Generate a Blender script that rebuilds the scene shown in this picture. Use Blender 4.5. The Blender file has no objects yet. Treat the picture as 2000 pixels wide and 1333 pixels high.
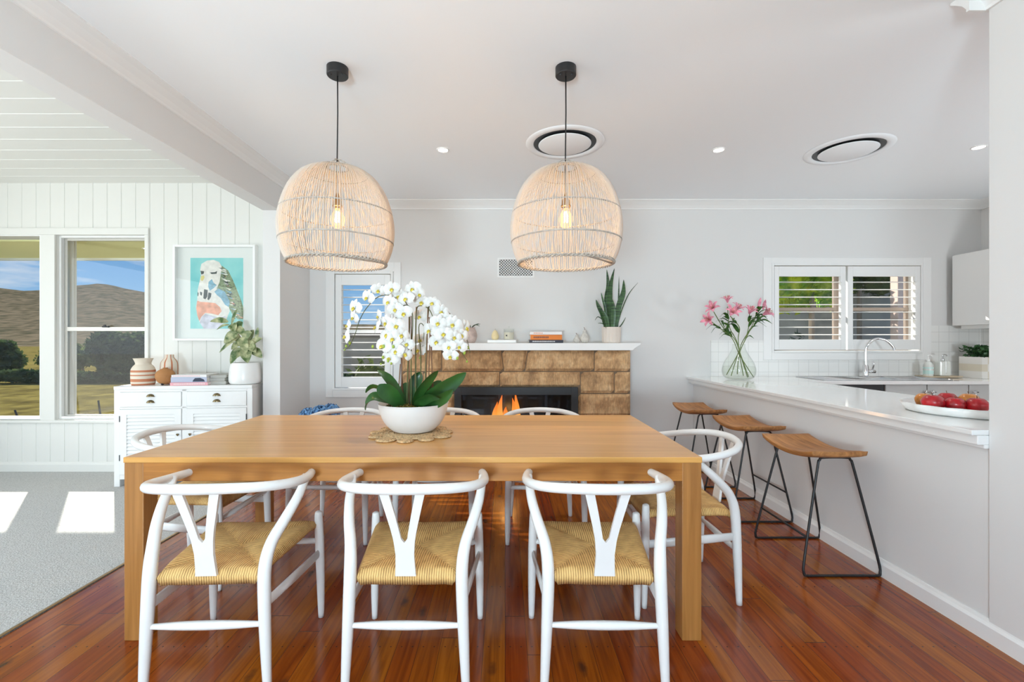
import bpy, math, random
from mathutils import Vector, Matrix, noise
C = bpy.context.scene
COL = C.collection
PI = math.pi
R = math.radians
random.seed(7)

# ------------------------------------------------------------------ camera
EYE = 1.24
cam_d = bpy.data.cameras.new('camera'); cam = bpy.data.objects.new('camera', cam_d); COL.objects.link(cam)
cam.location = (0, 0, EYE); cam.rotation_euler = (R(90), 0, 0)
cam_d.lens = 16; cam_d.sensor_width = 36; cam_d.shift_x = 0.007; cam_d.clip_start = 0.05; cam_d.clip_end = 3000
C.camera = cam

def W(px, py, Y):
    """photo pixel + real distance -> point in the room"""
    return Vector(((px-986)*Y/888.9, Y, EYE-(py-667)*Y/888.9))

# ------------------------------------------------------------------ view
C.view_settings.view_transform = 'Standard'
C.view_settings.look = 'None'
C.view_settings.exposure = 0.13
C.view_settings.gamma = 1.0
C.view_settings.use_curve_mapping = False
C.cycles.use_denoising = True
C.cycles.max_bounces = 12
C.cycles.diffuse_bounces = 7
C.cycles.glossy_bounces = 5
C.cycles.transmission_bounces = 8
C.cycles.transparent_max_bounces = 24
C.cycles.sample_clamp_indirect = 6
C.cycles.caustics_reflective = False
C.cycles.caustics_refractive = False

# ------------------------------------------------------------------ sky
wd = bpy.data.worlds.new('sky'); C.world = wd; wd.use_nodes = True
nt = wd.node_tree; N = nt.nodes; L = nt.links; N.clear()
wo = N.new('ShaderNodeOutputWorld'); bg = N.new('ShaderNodeBackground')
tc = N.new('ShaderNodeTexCoord'); sp = N.new('ShaderNodeSeparateXYZ'); L.new(tc.outputs['Generated'], sp.inputs[0])
rp = N.new('ShaderNodeValToRGB'); L.new(sp.outputs['Z'], rp.inputs[0])
e = rp.color_ramp.elements
e[0].position = 0.0; e[0].color = (.48, .70, .92, 1)
e[1].position = 0.6; e[1].color = (.16, .34, .72, 1)
x_ = e.new(.1); x_.color = (.26, .52, .86, 1)
x_ = e.new(.19); x_.color = (.15, .38, .78, 1)
mp = N.new('ShaderNodeMapping'); L.new(tc.outputs['Generated'], mp.inputs[0]); mp.inputs['Scale'].default_value = (3.2, 3.2, 17); mp.inputs['Location'].default_value = (.4, .1, .35)
nz = N.new('ShaderNodeTexNoise'); L.new(mp.outputs[0], nz.inputs[0]); nz.inputs['Scale'].default_value = 1.6; nz.inputs['Detail'].default_value = 6
cr_ = N.new('ShaderNodeValToRGB'); L.new(nz.outputs[0], cr_.inputs[0]); cr_.color_ramp.elements[0].position = .54; cr_.color_ramp.elements[1].position = .72
mx = N.new('ShaderNodeMixRGB'); L.new(cr_.outputs[0], mx.inputs[0]); L.new(rp.outputs[0], mx.inputs[1]); mx.inputs[2].default_value = (.95, .97, 1, 1)
L.new(mx.outputs[0], bg.inputs[0]); bg.inputs[1].default_value = .82
L.new(bg.outputs[0], wo.inputs[0])

# ------------------------------------------------------------------ sun and added fill lamps
def lamp(name, kind, loc, energy, color=(1, 1, 1), rot=None, **kw):
    d = bpy.data.lights.new(name, kind); d.energy = energy; d.color = color
    for k, v in kw.items(): setattr(d, k, v)
    o = bpy.data.objects.new(name, d); COL.objects.link(o); o.location = loc
    if rot: o.rotation_euler = rot
    return o
sun_dir = Vector((.86, -1.0, -.87))
sun = lamp('sun', 'SUN', (0, 0, 20), 9.0, (1, .93, .82), angle=R(.6))
sun.rotation_euler = sun_dir.to_track_quat('-Z', 'Y').to_euler()
# added fill lamps standing in for daylight, inside unseen front and far-side openings
lamp('fill_front', 'AREA', (0, -2.42, 1.25), 20, (.82, .93, 1), (R(100), 0, 0), shape='RECTANGLE', size=3.4, size_y=2.3)
lamp('fill_living', 'AREA', (-3.9, -2.42, 1.3), 5, (.96, .99, .98), (R(105), 0, 0), shape='RECTANGLE', size=2.4, size_y=2.0)
lamp('fill_side', 'AREA', (-5.33, 1.2, 1.3), 78, (.94, .965, .95), (R(98), 0, R(-90)), shape='RECTANGLE', size=4.0, size_y=2.0)
lamp('fill_kitchen', 'AREA', (3.5, -2.42, 1.4), 22, (.90, .965, 1), (R(100), 0, 0), shape='RECTANGLE', size=2.0, size_y=1.8)
# added fill lamps out of frame, tilted upward, standing in for bounced flash
lamp('fill_uplight', 'AREA', (-.9, -2.1, .9), 165, (.69, .89, 1), (R(130), R(-6), 0), shape='DISK', size=.8)
lamp('fill_uplight', 'AREA', (4.1, 1.3, 1.0), 34, (.86, .95, 1), (R(150), R(14), 0), shape='DISK', size=.6)
lamp('fill_uplight', 'AREA', (-3.9, .2, 1.1), 10, (.94, .985, .98), (R(160), 0, 0), shape='DISK', size=.6)

# ------------------------------------------------------------------ materials
def newmat(name):
    m = bpy.data.materials.new(name); m.use_nodes = True
    return m, m.node_tree.nodes, m.node_tree.links, m.node_tree.nodes['Principled BSDF']
def mat(name, col, rough=.5, metal=0, coat=0, bump=0, bscale=60, var=0, vscale=4, spec=None, sheen=0):
    m, n, l, b = newmat(name)
    b.inputs['Base Color'].default_value = (*col, 1); b.inputs['Roughness'].default_value = rough
    b.inputs['Metallic'].default_value = metal; b.inputs['Coat Weight'].default_value = coat
    b.inputs['Coat Roughness'].default_value = .08
    if sheen: b.inputs['Sheen Weight'].default_value = sheen
    if spec is not None: b.inputs['Specular IOR Level'].default_value = spec
    t = n.new('ShaderNodeTexCoord')
    z = n.new('ShaderNodeTexNoise'); l.new(t.outputs['Object'], z.inputs[0]); z.inputs['Scale'].default_value = vscale; z.inputs['Detail'].default_value = 4
    if var:
        r = n.new('ShaderNodeValToRGB'); l.new(z.outputs[0], r.inputs[0])
        r.color_ramp.elements[0].position = .3; r.color_ramp.elements[1].position = .7
        r.color_ramp.elements[0].color = (*[c*(1-var) for c in col], 1); r.color_ramp.elements[1].color = (*[min(1, c*(1+var)) for c in col], 1)
        l.new(r.outputs[0], b.inputs['Base Color'])
    if bump:
        z2 = n.new('ShaderNodeTexNoise'); l.new(t.outputs['Object'], z2.inputs[0]); z2.inputs['Scale'].default_value = bscale; z2.inputs['Detail'].default_value = 3
        bp = n.new('ShaderNodeBump'); bp.inputs['Strength'].default_value = bump; bp.inputs['Distance'].default_value = .01
        l.new(z2.outputs[0], bp.inputs['Height']); l.new(bp.outputs[0], b.inputs['Normal'])
    return m
def emit(name, col, s):
    m, n, l, b = newmat(name)
    b.inputs['Base Color'].default_value = (*col, 1); b.inputs['Emission Color'].default_value = (*col, 1); b.inputs['Emission Strength'].default_value = s
    return m
def M_(l, n, op, a, b=None, c=None):
    q = n.new('ShaderNodeMath'); q.operation = op
    for i, v in enumerate((a, b, c)):
        if v is None: continue
        if isinstance(v, (int, float)): q.inputs[i].default_value = v
        else: l.new(v, q.inputs[i])
    return q.outputs[0]
def wood(name, c1, c2, axis=0, rough=.35, coat=.3, fine=28, long=1.6, boards=0, bump=.15):
    """grain runs along the given axis (0 x, 1 y, 2 z)"""
    m, n, l, b = newmat(name)
    t = n.new('ShaderNodeTexCoord'); s = n.new('ShaderNodeMapping'); l.new(t.outputs['Object'], s.inputs[0])
    sc = [fine]*3; sc[axis] = long; s.inputs['Scale'].default_value = sc
    z = n.new('ShaderNodeTexNoise'); l.new(s.outputs[0], z.inputs[0]); z.inputs['Scale'].default_value = 1; z.inputs['Detail'].default_value = 7; z.inputs['Distortion'].default_value = .7
    r = n.new('ShaderNodeValToRGB'); l.new(z.outputs[0], r.inputs[0]); r.color_ramp.elements[0].position = .3; r.color_ramp.elements[1].position = .68
    r.color_ramp.elements[0].color = (*c2, 1); r.color_ramp.elements[1].color = (*c1, 1)
    out = r.outputs[0]
    s2 = n.new('ShaderNodeMapping'); l.new(t.outputs['Object'], s2.inputs[0]); sc2 = [3.5]*3; sc2[axis] = .8; s2.inputs['Scale'].default_value = sc2
    z3 = n.new('ShaderNodeTexNoise'); l.new(s2.outputs[0], z3.inputs[0]); z3.inputs['Scale'].default_value = 1; z3.inputs['Detail'].default_value = 2
    hv = n.new('ShaderNodeHueSaturation'); l.new(out, hv.inputs['Color'])
    l.new(M_(l, n, 'ADD', M_(l, n, 'MULTIPLY', z3.outputs[0], .5), .75), hv.inputs['Value'])
    if boards:
        sx = n.new('ShaderNodeSeparateXYZ'); l.new(t.outputs['Object'], sx.inputs[0])
        fl = M_(l, n, 'FLOOR', M_(l, n, 'DIVIDE', sx.outputs[1 if axis == 0 else 0], boards))
        wn = n.new('ShaderNodeTexWhiteNoise'); wn.noise_dimensions = '1D'; l.new(fl, wn.inputs['W'])
        h2 = n.new('ShaderNodeHueSaturation'); l.new(hv.outputs[0], h2.inputs['Color'])
        l.new(M_(l, n, 'ADD', M_(l, n, 'MULTIPLY', wn.outputs[0], .24), .88), h2.inputs['Value'])
        hv = h2
    l.new(hv.outputs[0], b.inputs['Base Color'])
    bp = n.new('ShaderNodeBump'); bp.inputs['Strength'].default_value = bump; bp.inputs['Distance'].default_value = .003
    l.new(z.outputs[0], bp.inputs['Height']); l.new(bp.outputs[0], b.inputs['Normal'])
    b.inputs['Roughness'].default_value = rough; b.inputs['Coat Weight'].default_value = coat; b.inputs['Coat Roughness'].default_value = .15
    return m

def floor_mat():
    m, n, l, b = newmat('polished_cypress_boards')
    t = n.new('ShaderNodeTexCoord'); sx = n.new('ShaderNodeSeparateXYZ'); l.new(t.outputs['Object'], sx.inputs[0])
    X, Y = sx.outputs[0], sx.outputs[1]
    u = M_(l, n, 'DIVIDE', X, .088); bd = M_(l, n, 'FLOOR', u); fr = M_(l, n, 'FRACT', u)
    w1 = n.new('ShaderNodeTexWhiteNoise'); w1.noise_dimensions = '1D'; l.new(bd, w1.inputs['W'])
    yo = M_(l, n, 'ADD', M_(l, n, 'DIVIDE', Y, 2.7), M_(l, n, 'MULTIPLY', w1.outputs[0], 9)); jn = M_(l, n, 'FLOOR', yo); jf = M_(l, n, 'FRACT', yo)
    cb = n.new('ShaderNodeCombineXYZ'); l.new(bd, cb.inputs[0]); l.new(jn, cb.inputs[1])
    w2 = n.new('ShaderNodeTexWhiteNoise'); w2.noise_dimensions = '2D'; l.new(cb.outputs[0], w2.inputs['Vector'])
    g = n.new('ShaderNodeCombineXYZ'); l.new(M_(l, n, 'MULTIPLY', X, 38), g.inputs[0]); l.new(M_(l, n, 'MULTIPLY', Y, 1.9), g.inputs[1]); l.new(M_(l, n, 'MULTIPLY', w2.outputs[0], 40), g.inputs[2])
    z = n.new('ShaderNodeTexNoise'); l.new(g.outputs[0], z.inputs[0]); z.inputs['Scale'].default_value = 1; z.inputs['Detail'].default_value = 6; z.inputs['Distortion'].default_value = .9
    r = n.new('ShaderNodeValToRGB'); l.new(z.outputs[0], r.inputs[0]); e = r.color_ramp.elements
    e[0].position = .25; e[0].color = (.15, .022, .003, 1); e[1].position = .75; e[1].color = (.37, .078, .008, 1)
    q = e.new(.5); q.color = (.27, .050, .005, 1)
    hs = n.new('ShaderNodeHueSaturation'); l.new(r.outputs[0], hs.inputs['Color'])
    l.new(M_(l, n, 'ADD', M_(l, n, 'MULTIPLY', w2.outputs[0], .32), .80), hs.inputs['Value'])
    l.new(M_(l, n, 'ADD', M_(l, n, 'MULTIPLY', w2.outputs[0], .02), .495), hs.inputs['Hue'])
    # knots
    k = n.new('ShaderNodeCombineXYZ'); l.new(M_(l, n, 'MULTIPLY', X, 9), k.inputs[0]); l.new(M_(l, n, 'MULTIPLY', Y, 3.6), k.inputs[1])
    v = n.new('ShaderNodeTexVoronoi'); v.inputs['Scale'].default_value = 1; l.new(k.outputs[0], v.inputs['Vector'])
    z5 = n.new('ShaderNodeTexNoise'); l.new(t.outputs['Object'], z5.inputs[0]); z5.inputs['Scale'].default_value = 45
    kd = M_(l, n, 'ADD', v.outputs['Distance'], M_(l, n, 'MULTIPLY', z5.outputs[0], .13))
    kr = n.new('ShaderNodeMapRange'); l.new(kd, kr.inputs[0]); kr.inputs[1].default_value = .11; kr.inputs[2].default_value = .26; kr.inputs[3].default_value = .8; kr.inputs[4].default_value = 0
    sv = n.new('ShaderNodeSeparateColor'); l.new(v.outputs['Color'], sv.inputs[0])
    kk = M_(l, n, 'MULTIPLY', kr.outputs[0], M_(l, n, 'GREATER_THAN', sv.outputs[0], .45))
    mk = n.new('ShaderNodeMixRGB'); l.new(kk, mk.inputs[0]); l.new(hs.outputs[0], mk.inputs[1]); mk.inputs[2].default_value = (.03, .012, .008, 1)
    # gaps, butt joints, nails
    ga = M_(l, n, 'LESS_THAN', fr, .022)
    gb = M_(l, n, 'LESS_THAN', jf, .0012)
    ny = M_(l, n, 'FRACT', M_(l, n, 'DIVIDE', M_(l, n, 'ADD', Y, .18), .45))
    dy = M_(l, n, 'MULTIPLY', M_(l, n, 'SUBTRACT', ny, .5), .45)
    fx = M_(l, n, 'FRACT', M_(l, n, 'MULTIPLY', u, 2)); dx = M_(l, n, 'MULTIPLY', M_(l, n, 'SUBTRACT', fx, .5), .044)
    dd = M_(l, n, 'SQRT', M_(l, n, 'ADD', M_(l, n, 'POWER', dx, 2), M_(l, n, 'POWER', dy, 2)))
    na = M_(l, n, 'LESS_THAN', dd, .0032)
    al = M_(l, n, 'MINIMUM', M_(l, n, 'ADD', M_(l, n, 'ADD', ga, gb), na), 1)
    mg = n.new('ShaderNodeMixRGB'); l.new(M_(l, n, 'MULTIPLY', al, .85), mg.inputs[0]); l.new(mk.outputs[0], mg.inputs[1]); mg.inputs[2].default_value = (.03, .01, .006, 1)
    l.new(mg.outputs[0], b.inputs['Base Color'])
    b.inputs['Roughness'].default_value = .2; b.inputs['Specular IOR Level'].default_value = .28; b.inputs['Coat Weight'].default_value = .28; b.inputs['Coat Roughness'].default_value = .1
    z4 = n.new('ShaderNodeTexNoise'); l.new(t.outputs['Object'], z4.inputs[0]); z4.inputs['Scale'].default_value = 6
    bp = n.new('ShaderNodeBump'); bp.inputs['Strength'].default_value = .25; bp.inputs['Distance'].default_value = .004
    l.new(M_(l, n, 'SUBTRACT', z4.outputs[0], al), bp.inputs['Height']); l.new(bp.outputs[0], b.inputs['Normal']); l.new(bp.outputs[0], b.inputs['Coat Normal'])
    return m

def carpet_mat():
    m, n, l, b = newmat('loop_pile_carpet')
    t = n.new('ShaderNodeTexCoord'); v = n.new('ShaderNodeTexVoronoi'); l.new(t.outputs['Object'], v.inputs['Vector']); v.inputs['Scale'].default_value = 105; v.inputs['Randomness'].default_value = .45
    r = n.new('ShaderNodeValToRGB'); l.new(v.outputs['Distance'], r.inputs[0]); r.color_ramp.elements[0].color = (.66, .66, .65, 1); r.color_ramp.elements[1].color = (.38, .38, .375, 1); r.color_ramp.elements[1].position = .75
    l.new(r.outputs[0], b.inputs['Base Color']); b.inputs['Roughness'].default_value = .95
    bp = n.new('ShaderNodeBump'); bp.invert = True; bp.inputs['Strength'].default_value = .7; bp.inputs['Distance'].default_value = .006
    l.new(v.outputs['Distance'], bp.inputs['Height']); l.new(bp.outputs[0], b.inputs['Normal'])
    return m

def cord_mat():
    m, n, l, b = newmat('woven_paper_cord')
    t = n.new('ShaderNodeTexCoord'); sx = n.new('ShaderNodeSeparateXYZ'); l.new(t.outputs['Object'], sx.inputs[0])
    X, Y = sx.outputs[0], sx.outputs[1]
    xn = M_(l, n, 'DIVIDE', M_(l, n, 'ABSOLUTE', X), M_(l, n, 'ADD', M_(l, n, 'MULTIPLY', Y, .116), .201))
    yn = M_(l, n, 'DIVIDE', M_(l, n, 'ABSOLUTE', M_(l, n, 'ADD', Y, .01)), .215)
    sel = M_(l, n, 'GREATER_THAN', yn, xn)
    cx = M_(l, n, 'MULTIPLY', X, 2*PI/.0085); cy = M_(l, n, 'MULTIPLY', Y, 2*PI/.0085)
    ph = M_(l, n, 'ADD', M_(l, n, 'MULTIPLY', sel, cx), M_(l, n, 'MULTIPLY', M_(l, n, 'SUBTRACT', 1, sel), cy))
    w = M_(l, n, 'ADD', M_(l, n, 'MULTIPLY', M_(l, n, 'COSINE', ph), .5), .5)
    z = n.new('ShaderNodeTexNoise'); l.new(t.outputs['Object'], z.inputs[0]); z.inputs['Scale'].default_value = 35; z.inputs['Detail'].default_value = 5
    f = M_(l, n, 'ADD', M_(l, n, 'MULTIPLY', w, .55), M_(l, n, 'MULTIPLY', z.outputs[0], .55))
    r = n.new('ShaderNodeValToRGB'); l.new(f, r.inputs[0]); e = r.color_ramp.elements
    e[0].position = .15; e[0].color = (.22, .11, .035, 1); e[1].position = .8; e[1].color = (.80, .52, .20, 1)
    q = e.new(.45); q.color = (.60, .35, .115, 1)
    l.new(r.outputs[0], b.inputs['Base Color']); b.inputs['Roughness'].default_value = .7
    bp = n.new('ShaderNodeBump'); bp.inputs['Strength'].default_value = .6; bp.inputs['Distance'].default_value = .003
    l.new(w, bp.inputs['Height']); l.new(bp.outputs[0], b.inputs['Normal'])
    return m

def stone_mat():
    m, n, l, b = newmat('rough_sandstone')
    t = n.new('ShaderNodeTexCoord')
    z = n.new('ShaderNodeTexNoise'); l.new(t.outputs['Object'], z.inputs[0]); z.inputs['Scale'].default_value = 5; z.inputs['Detail'].default_value = 8; z.inputs['Roughness'].default_value = .65
    r = n.new('ShaderNodeValToRGB'); l.new(z.outputs[0], r.inputs[0]); e = r.color_ramp.elements
    e[0].position = .28; e[0].color = (.20, .11, .055, 1); e[1].position = .72; e[1].color = (.74, .51, .29, 1)
    q = e.new(.5); q.color = (.50, .30, .145, 1)
    s = n.new('ShaderNodeMapping'); l.new(t.outputs['Object'], s.inputs[0]); s.inputs['Rotation'].default_value = (0, R(28), 0); s.inputs['Scale'].default_value = (85, 30, 24)
    z2 = n.new('ShaderNodeTexNoise'); l.new(s.outputs[0], z2.inputs[0]); z2.inputs['Scale'].default_value = 1; z2.inputs['Detail'].default_value = 5
    h = n.new('ShaderNodeHueSaturation'); l.new(r.outputs[0], h.inputs['Color']); l.new(M_(l, n, 'ADD', M_(l, n, 'MULTIPLY', z2.outputs[0], 1.0), .5), h.inputs['Value'])
    l.new(h.outputs[0], b.inputs['Base Color']); b.inputs['Roughness'].default_value = .9
    bp = n.new('ShaderNodeBump'); bp.inputs['Strength'].default_value = .8; bp.inputs['Distance'].default_value = .012
    l.new(z2.outputs[0], bp.inputs['Height']); l.new(bp.outputs[0], b.inputs['Normal'])
    return m

def glass_mat(name, tint=(1, 1, 1)):
    m, n, l, b = newmat(name); n.remove(b); o = n['Material Output']
    tr = n.new('ShaderNodeBsdfTransparent'); tr.inputs[0].default_value = (*tint, 1)
    gl = n.new('ShaderNodeBsdfGlossy'); gl.inputs['Roughness'].default_value = .02
    lw = n.new('ShaderNodeLayerWeight'); lw.inputs['Blend'].default_value = .5
    fr = M_(l, n, 'ADD', M_(l, n, 'MULTIPLY', M_(l, n, 'POWER', lw.outputs['Facing'], 5), .6), .02)
    mx = n.new('ShaderNodeMixShader'); l.new(fr, mx.inputs[0]); l.new(tr.outputs[0], mx.inputs[1]); l.new(gl.outputs[0], mx.inputs[2]); l.new(mx.outputs[0], o.inputs[0])
    return m

def leaf_mat(name, c1, c2, scale=30, rough=.4, trans=.25, stripes=None):
    m, n, l, b = newmat(name); o = n['Material Output']
    t = n.new('ShaderNodeTexCoord'); z = n.new('ShaderNodeTexNoise'); l.new(t.outputs['Object'], z.inputs[0]); z.inputs['Scale'].default_value = scale; z.inputs['Detail'].default_value = 4
    src = z.outputs[0]
    if stripes:
        s = n.new('ShaderNodeMapping'); l.new(t.outputs['Object'], s.inputs[0]); s.inputs['Scale'].default_value = stripes
        z.inputs['Scale'].default_value = 1; l.new(s.outputs[0], z.inputs[0])
    r = n.new('ShaderNodeValToRGB'); l.new(src, r.inputs[0]); r.color_ramp.elements[0].position = .38; r.color_ramp.elements[1].position = .64
    r.color_ramp.elements[0].color = (*c1, 1); r.color_ramp.elements[1].color = (*c2, 1)
    l.new(r.outputs[0], b.inputs['Base Color']); b.inputs['Roughness'].default_value = rough
    tl = n.new('ShaderNodeBsdfTranslucent'); l.new(r.outputs[0], tl.inputs[0])
    mx = n.new('ShaderNodeMixShader'); mx.inputs[0].default_value = trans; l.new(b.outputs[0], mx.inputs[1]); l.new(tl.outputs[0], mx.inputs[2]); l.new(mx.outputs[0], o.inputs[0])
    return m

def tile_mat():
    m, n, l, b = newmat('white_square_tiles')
    t = n.new('ShaderNodeTexCoord'); sx = n.new('ShaderNodeSeparateXYZ'); l.new(t.outputs['Object'], sx.inputs[0])
    h = M_(l, n, 'ADD', sx.outputs[0], sx.outputs[1])
    a = M_(l, n, 'FRACT', M_(l, n, 'DIVIDE', M_(l, n, 'ADD', h, 20), .104)); c = M_(l, n, 'FRACT', M_(l, n, 'DIVIDE', M_(l, n, 'ADD', sx.outputs[2], .02), .104))
    g = M_(l, n, 'MAXIMUM', M_(l, n, 'LESS_THAN', a, .035), M_(l, n, 'LESS_THAN', c, .035))
    mx = n.new('ShaderNodeMixRGB'); l.new(g, mx.inputs[0]); mx.inputs[1].default_value = (.80, .80, .78, 1); mx.inputs[2].default_value = (.60, .60, .58, 1)
    l.new(mx.outputs[0], b.inputs['Base Color']); b.inputs['Roughness'].default_value = .35
    bp = n.new('ShaderNodeBump'); bp.invert = True; bp.inputs['Strength'].default_value = .4; bp.inputs['Distance'].default_value = .002; l.new(g, bp.inputs['Height']); l.new(bp.outputs[0], b.inputs['Normal'])
    return m

MAT = dict(
    wall=mat('white_wall_paint', (.725, .72, .71), .85, bump=.03, bscale=300),
    ceil=mat('white_ceiling_paint', (.87, .895, .915), .9),
    trim=mat('white_gloss_trim', (.82, .82, .81), .4),
    board=mat('white_painted_boards', (.73, .725, .69), .6),
    floor=floor_mat(), carpet=carpet_mat(), cord=cord_mat(), stone=stone_mat(), tile=tile_mat(),
    glass=glass_mat('window_glass', (.97, .98, .98)), vaseglass=glass_mat('vase_glass', (.975, .985, .975)), darkglass=glass_mat('fire_glass', (.8, .8, .8)),
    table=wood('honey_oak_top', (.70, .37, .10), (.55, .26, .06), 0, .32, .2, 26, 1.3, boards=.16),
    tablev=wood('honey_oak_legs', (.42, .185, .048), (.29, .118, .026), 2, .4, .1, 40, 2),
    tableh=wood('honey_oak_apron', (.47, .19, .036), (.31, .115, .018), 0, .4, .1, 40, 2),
    stool=wood('recycled_elm', (.50, .225, .07), (.25, .10, .03), 1, .55, 0, 40, 4, bump=.4),
    chair=mat('white_lacquer', (.76, .76, .75), .28, coat=.3),
    black=mat('black_powder_coat', (.012, .012, .013), .4),
    blackm=mat('black_matt_steel', (.018, .019, .021), .5),
    soot=mat('black_firebox_lining', (.008, .008, .01), .35),
    steel=mat('brushed_steel', (.62, .62, .62), .22, metal=1),
    chrome=mat('chrome', (.75, .75, .76), .07, metal=1),
    alu=mat('window_aluminium', (.55, .54, .50), .4, metal=.6),
    brass=mat('aged_brass', (.20, .155, .085), .35, metal=1),
    brassy=mat('bright_brass', (.45, .3, .15), .3, metal=1),
    quartz=mat('white_stone_benchtop', (.84, .84, .83), .1, coat=.4, spec=.7),
    cabinet=mat('white_cabinet_lacquer', (.80, .80, .79), .3),
    greycab=mat('pale_grey_cabinet', (.55, .56, .55), .35),
    ceramic=mat('white_ceramic', (.82, .82, .80), .3, coat=.2),
    bowl=mat('matt_white_bowl', (.66, .64, .625), .6, var=.03),
    straw=mat('woven_rattan', (.62, .42, .22), .8, bump=1, bscale=120, var=.35, vscale=90),
    moss=mat('moss', (.24, .20, .05), .95, bump=1, bscale=80, var=.6, vscale=60),
    orchleaf=leaf_mat('orchid_leaf', (.018, .075, .016), (.03, .12, .02), 9, .35, .12),
    petal=mat('orchid_petal', (.70, .69, .66), .6, var=.06, vscale=50),
    yellow=mat('orchid_lip', (.62, .50, .06), .5, var=.5, vscale=120),
    greenbud=mat('orchid_bud', (.30, .40, .05), .5),
    stem=mat('orchid_stem', (.10, .11, .03), .6),
    stake=mat('brown_bamboo_stake', (.18, .085, .04), .6, var=.2, vscale=30),
    snake=leaf_mat('snake_plant_leaf', (.012, .04, .012), (.07, .16, .05), 1, .4, .05, stripes=(8, 8, 90)),
    potbeige=mat('beige_fluted_pot', (.70, .62, .55), .6),
    lilypink=mat('lily_petal', (.72, .27, .36), .5, var=.35, vscale=25),
    lilyleaf=leaf_mat('lily_leaf', (.025, .085, .015), (.07, .2, .025), 20, .4, .3),
    lilystem=mat('lily_stem', (.14, .2, .05), .5),
    varieg=leaf_mat('variegated_leaf', (.09, .17, .05), (.62, .62, .36), 16, .4, .25),
    red=mat('red_apple_skin', (.40, .008, .014), .3, coat=.15, var=.6, vscale=14),
    orangeapple=mat('red_and_yellow_apple_skin', (.60, .22, .03), .2, coat=.4, var=.6, vscale=14),
    terracotta=mat('terracotta', (.52, .20, .10), .7), cream=mat('cream_glaze', (.72, .64, .53), .6), tan=mat('tan_clay', (.42, .19, .065), .75, bump=.2, bscale=90),
    pink=mat('pink_book_cover', (.75, .38, .42), .6), blue=mat('blue_book_cover', (.45, .48, .60), .5), navy=mat('dark_figure_print', (.02, .03, .06), .5),
    grey=mat('grey_book_cover', (.42, .41, .38), .6), paper=mat('book_pages', (.78, .76, .70), .8), orange=mat('orange_book_cover', (.72, .20, .02), .5), darkbook=mat('black_book_cover', (.03, .03, .045), .5), whitebook=mat('white_book_cover', (.78, .76, .75), .5),
    candle=mat('yellow_candle_wax', (.78, .66, .38), .5), wax=mat('cream_candle_wax', (.80, .74, .62), .5),
    pear=mat('stone_pear', (.58, .55, .50), .6, var=.15, vscale=40), concrete=mat('pinkish_concrete', (.52, .42, .38), .8, var=.2, vscale=20),
    mint=mat('mint_label', (.52, .74, .70), .4), soap=mat('pale_soap', (.72, .74, .70), .15, coat=.5), board2=mat('pale_timber_tray', (.62, .50, .36), .6),
    check=mat('patterned_pot_glaze', (.80, .78, .74), .5), checkb=mat('patterned_pot_beige', (.70, .64, .52), .5), hyd=mat('hydrangea_blue', (.16, .36, .66), .6, var=.55, vscale=50),
    succ=leaf_mat('dark_green_leaf', (.015, .06, .02), (.04, .13, .035), 20, .4, .1),
    grass=mat('paddock_grass', (.15, .125, .035), .95, var=.65, vscale=1.6, bump=1, bscale=8, spec=0), soffit=mat('cream_yellow_soffit', (.86, .82, .42), .7),
    hill=mat('wooded_hillside', (.095, .084, .056), 1, var=.75, vscale=.11, bump=1, bscale=.5, spec=0),
    bush=leaf_mat('dark_bush_leaf', (.02, .05, .02), (.10, .15, .05), 2, .7, .35), bush2=leaf_mat('green_bush_leaf', (.05, .09, .02), (.16, .20, .05), 2, .7, .3),
    vine=leaf_mat('sunlit_vine_leaf', (.20, .45, .04), (.85, .88, .08), 5, .5, .8), fencewood=mat('weathered_timber', (.22, .18, .14), .9, var=.2), render=mat('grey_render_wall', (.36, .33, .28), .9, var=.1), pinkbrick=mat('pink_post_paint', (.62, .46, .40), .8),
    strand=None, hoop=mat('whitewashed_cane_hoop', (.42, .38, .33), .6, var=.25, vscale=60), taupe=mat('taupe_window_frame', (.30, .24, .20), .5),
)
def strand_mat():
    m, n, l, b = newmat('whitewashed_rattan_strands'); o = n['Material Output']
    b.inputs['Base Color'].default_value = (.72, .69, .64, 1); b.inputs['Roughness'].default_value = .6
    tl = n.new('ShaderNodeBsdfTranslucent'); tl.inputs[0].default_value = (.92, .76, .55, 1)
    mx = n.new('ShaderNodeMixShader'); mx.inputs[0].default_value = .28; l.new(b.outputs[0], mx.inputs[1]); l.new(tl.outputs[0], mx.inputs[2]); l.new(mx.outputs[0], o.inputs[0])
    return m
MAT['strand'] = strand_mat()
def bulb_mat():
    m, n, l, b = newmat('lit_amber_bulb'); n.remove(b); o = n['Material Output']
    tr = n.new('ShaderNodeBsdfTransparent'); tr.inputs[0].default_value = (1, .93, .8, 1)
    em = n.new('ShaderNodeEmission'); em.inputs[0].default_value = (1, .72, .36, 1); em.inputs[1].default_value = .35
    ad = n.new('ShaderNodeAddShader'); l.new(tr.outputs[0], ad.inputs[0]); l.new(em.outputs[0], ad.inputs[1]); l.new(ad.outputs[0], o.inputs[0]); return m
MAT['bulb'] = bulb_mat()
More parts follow.
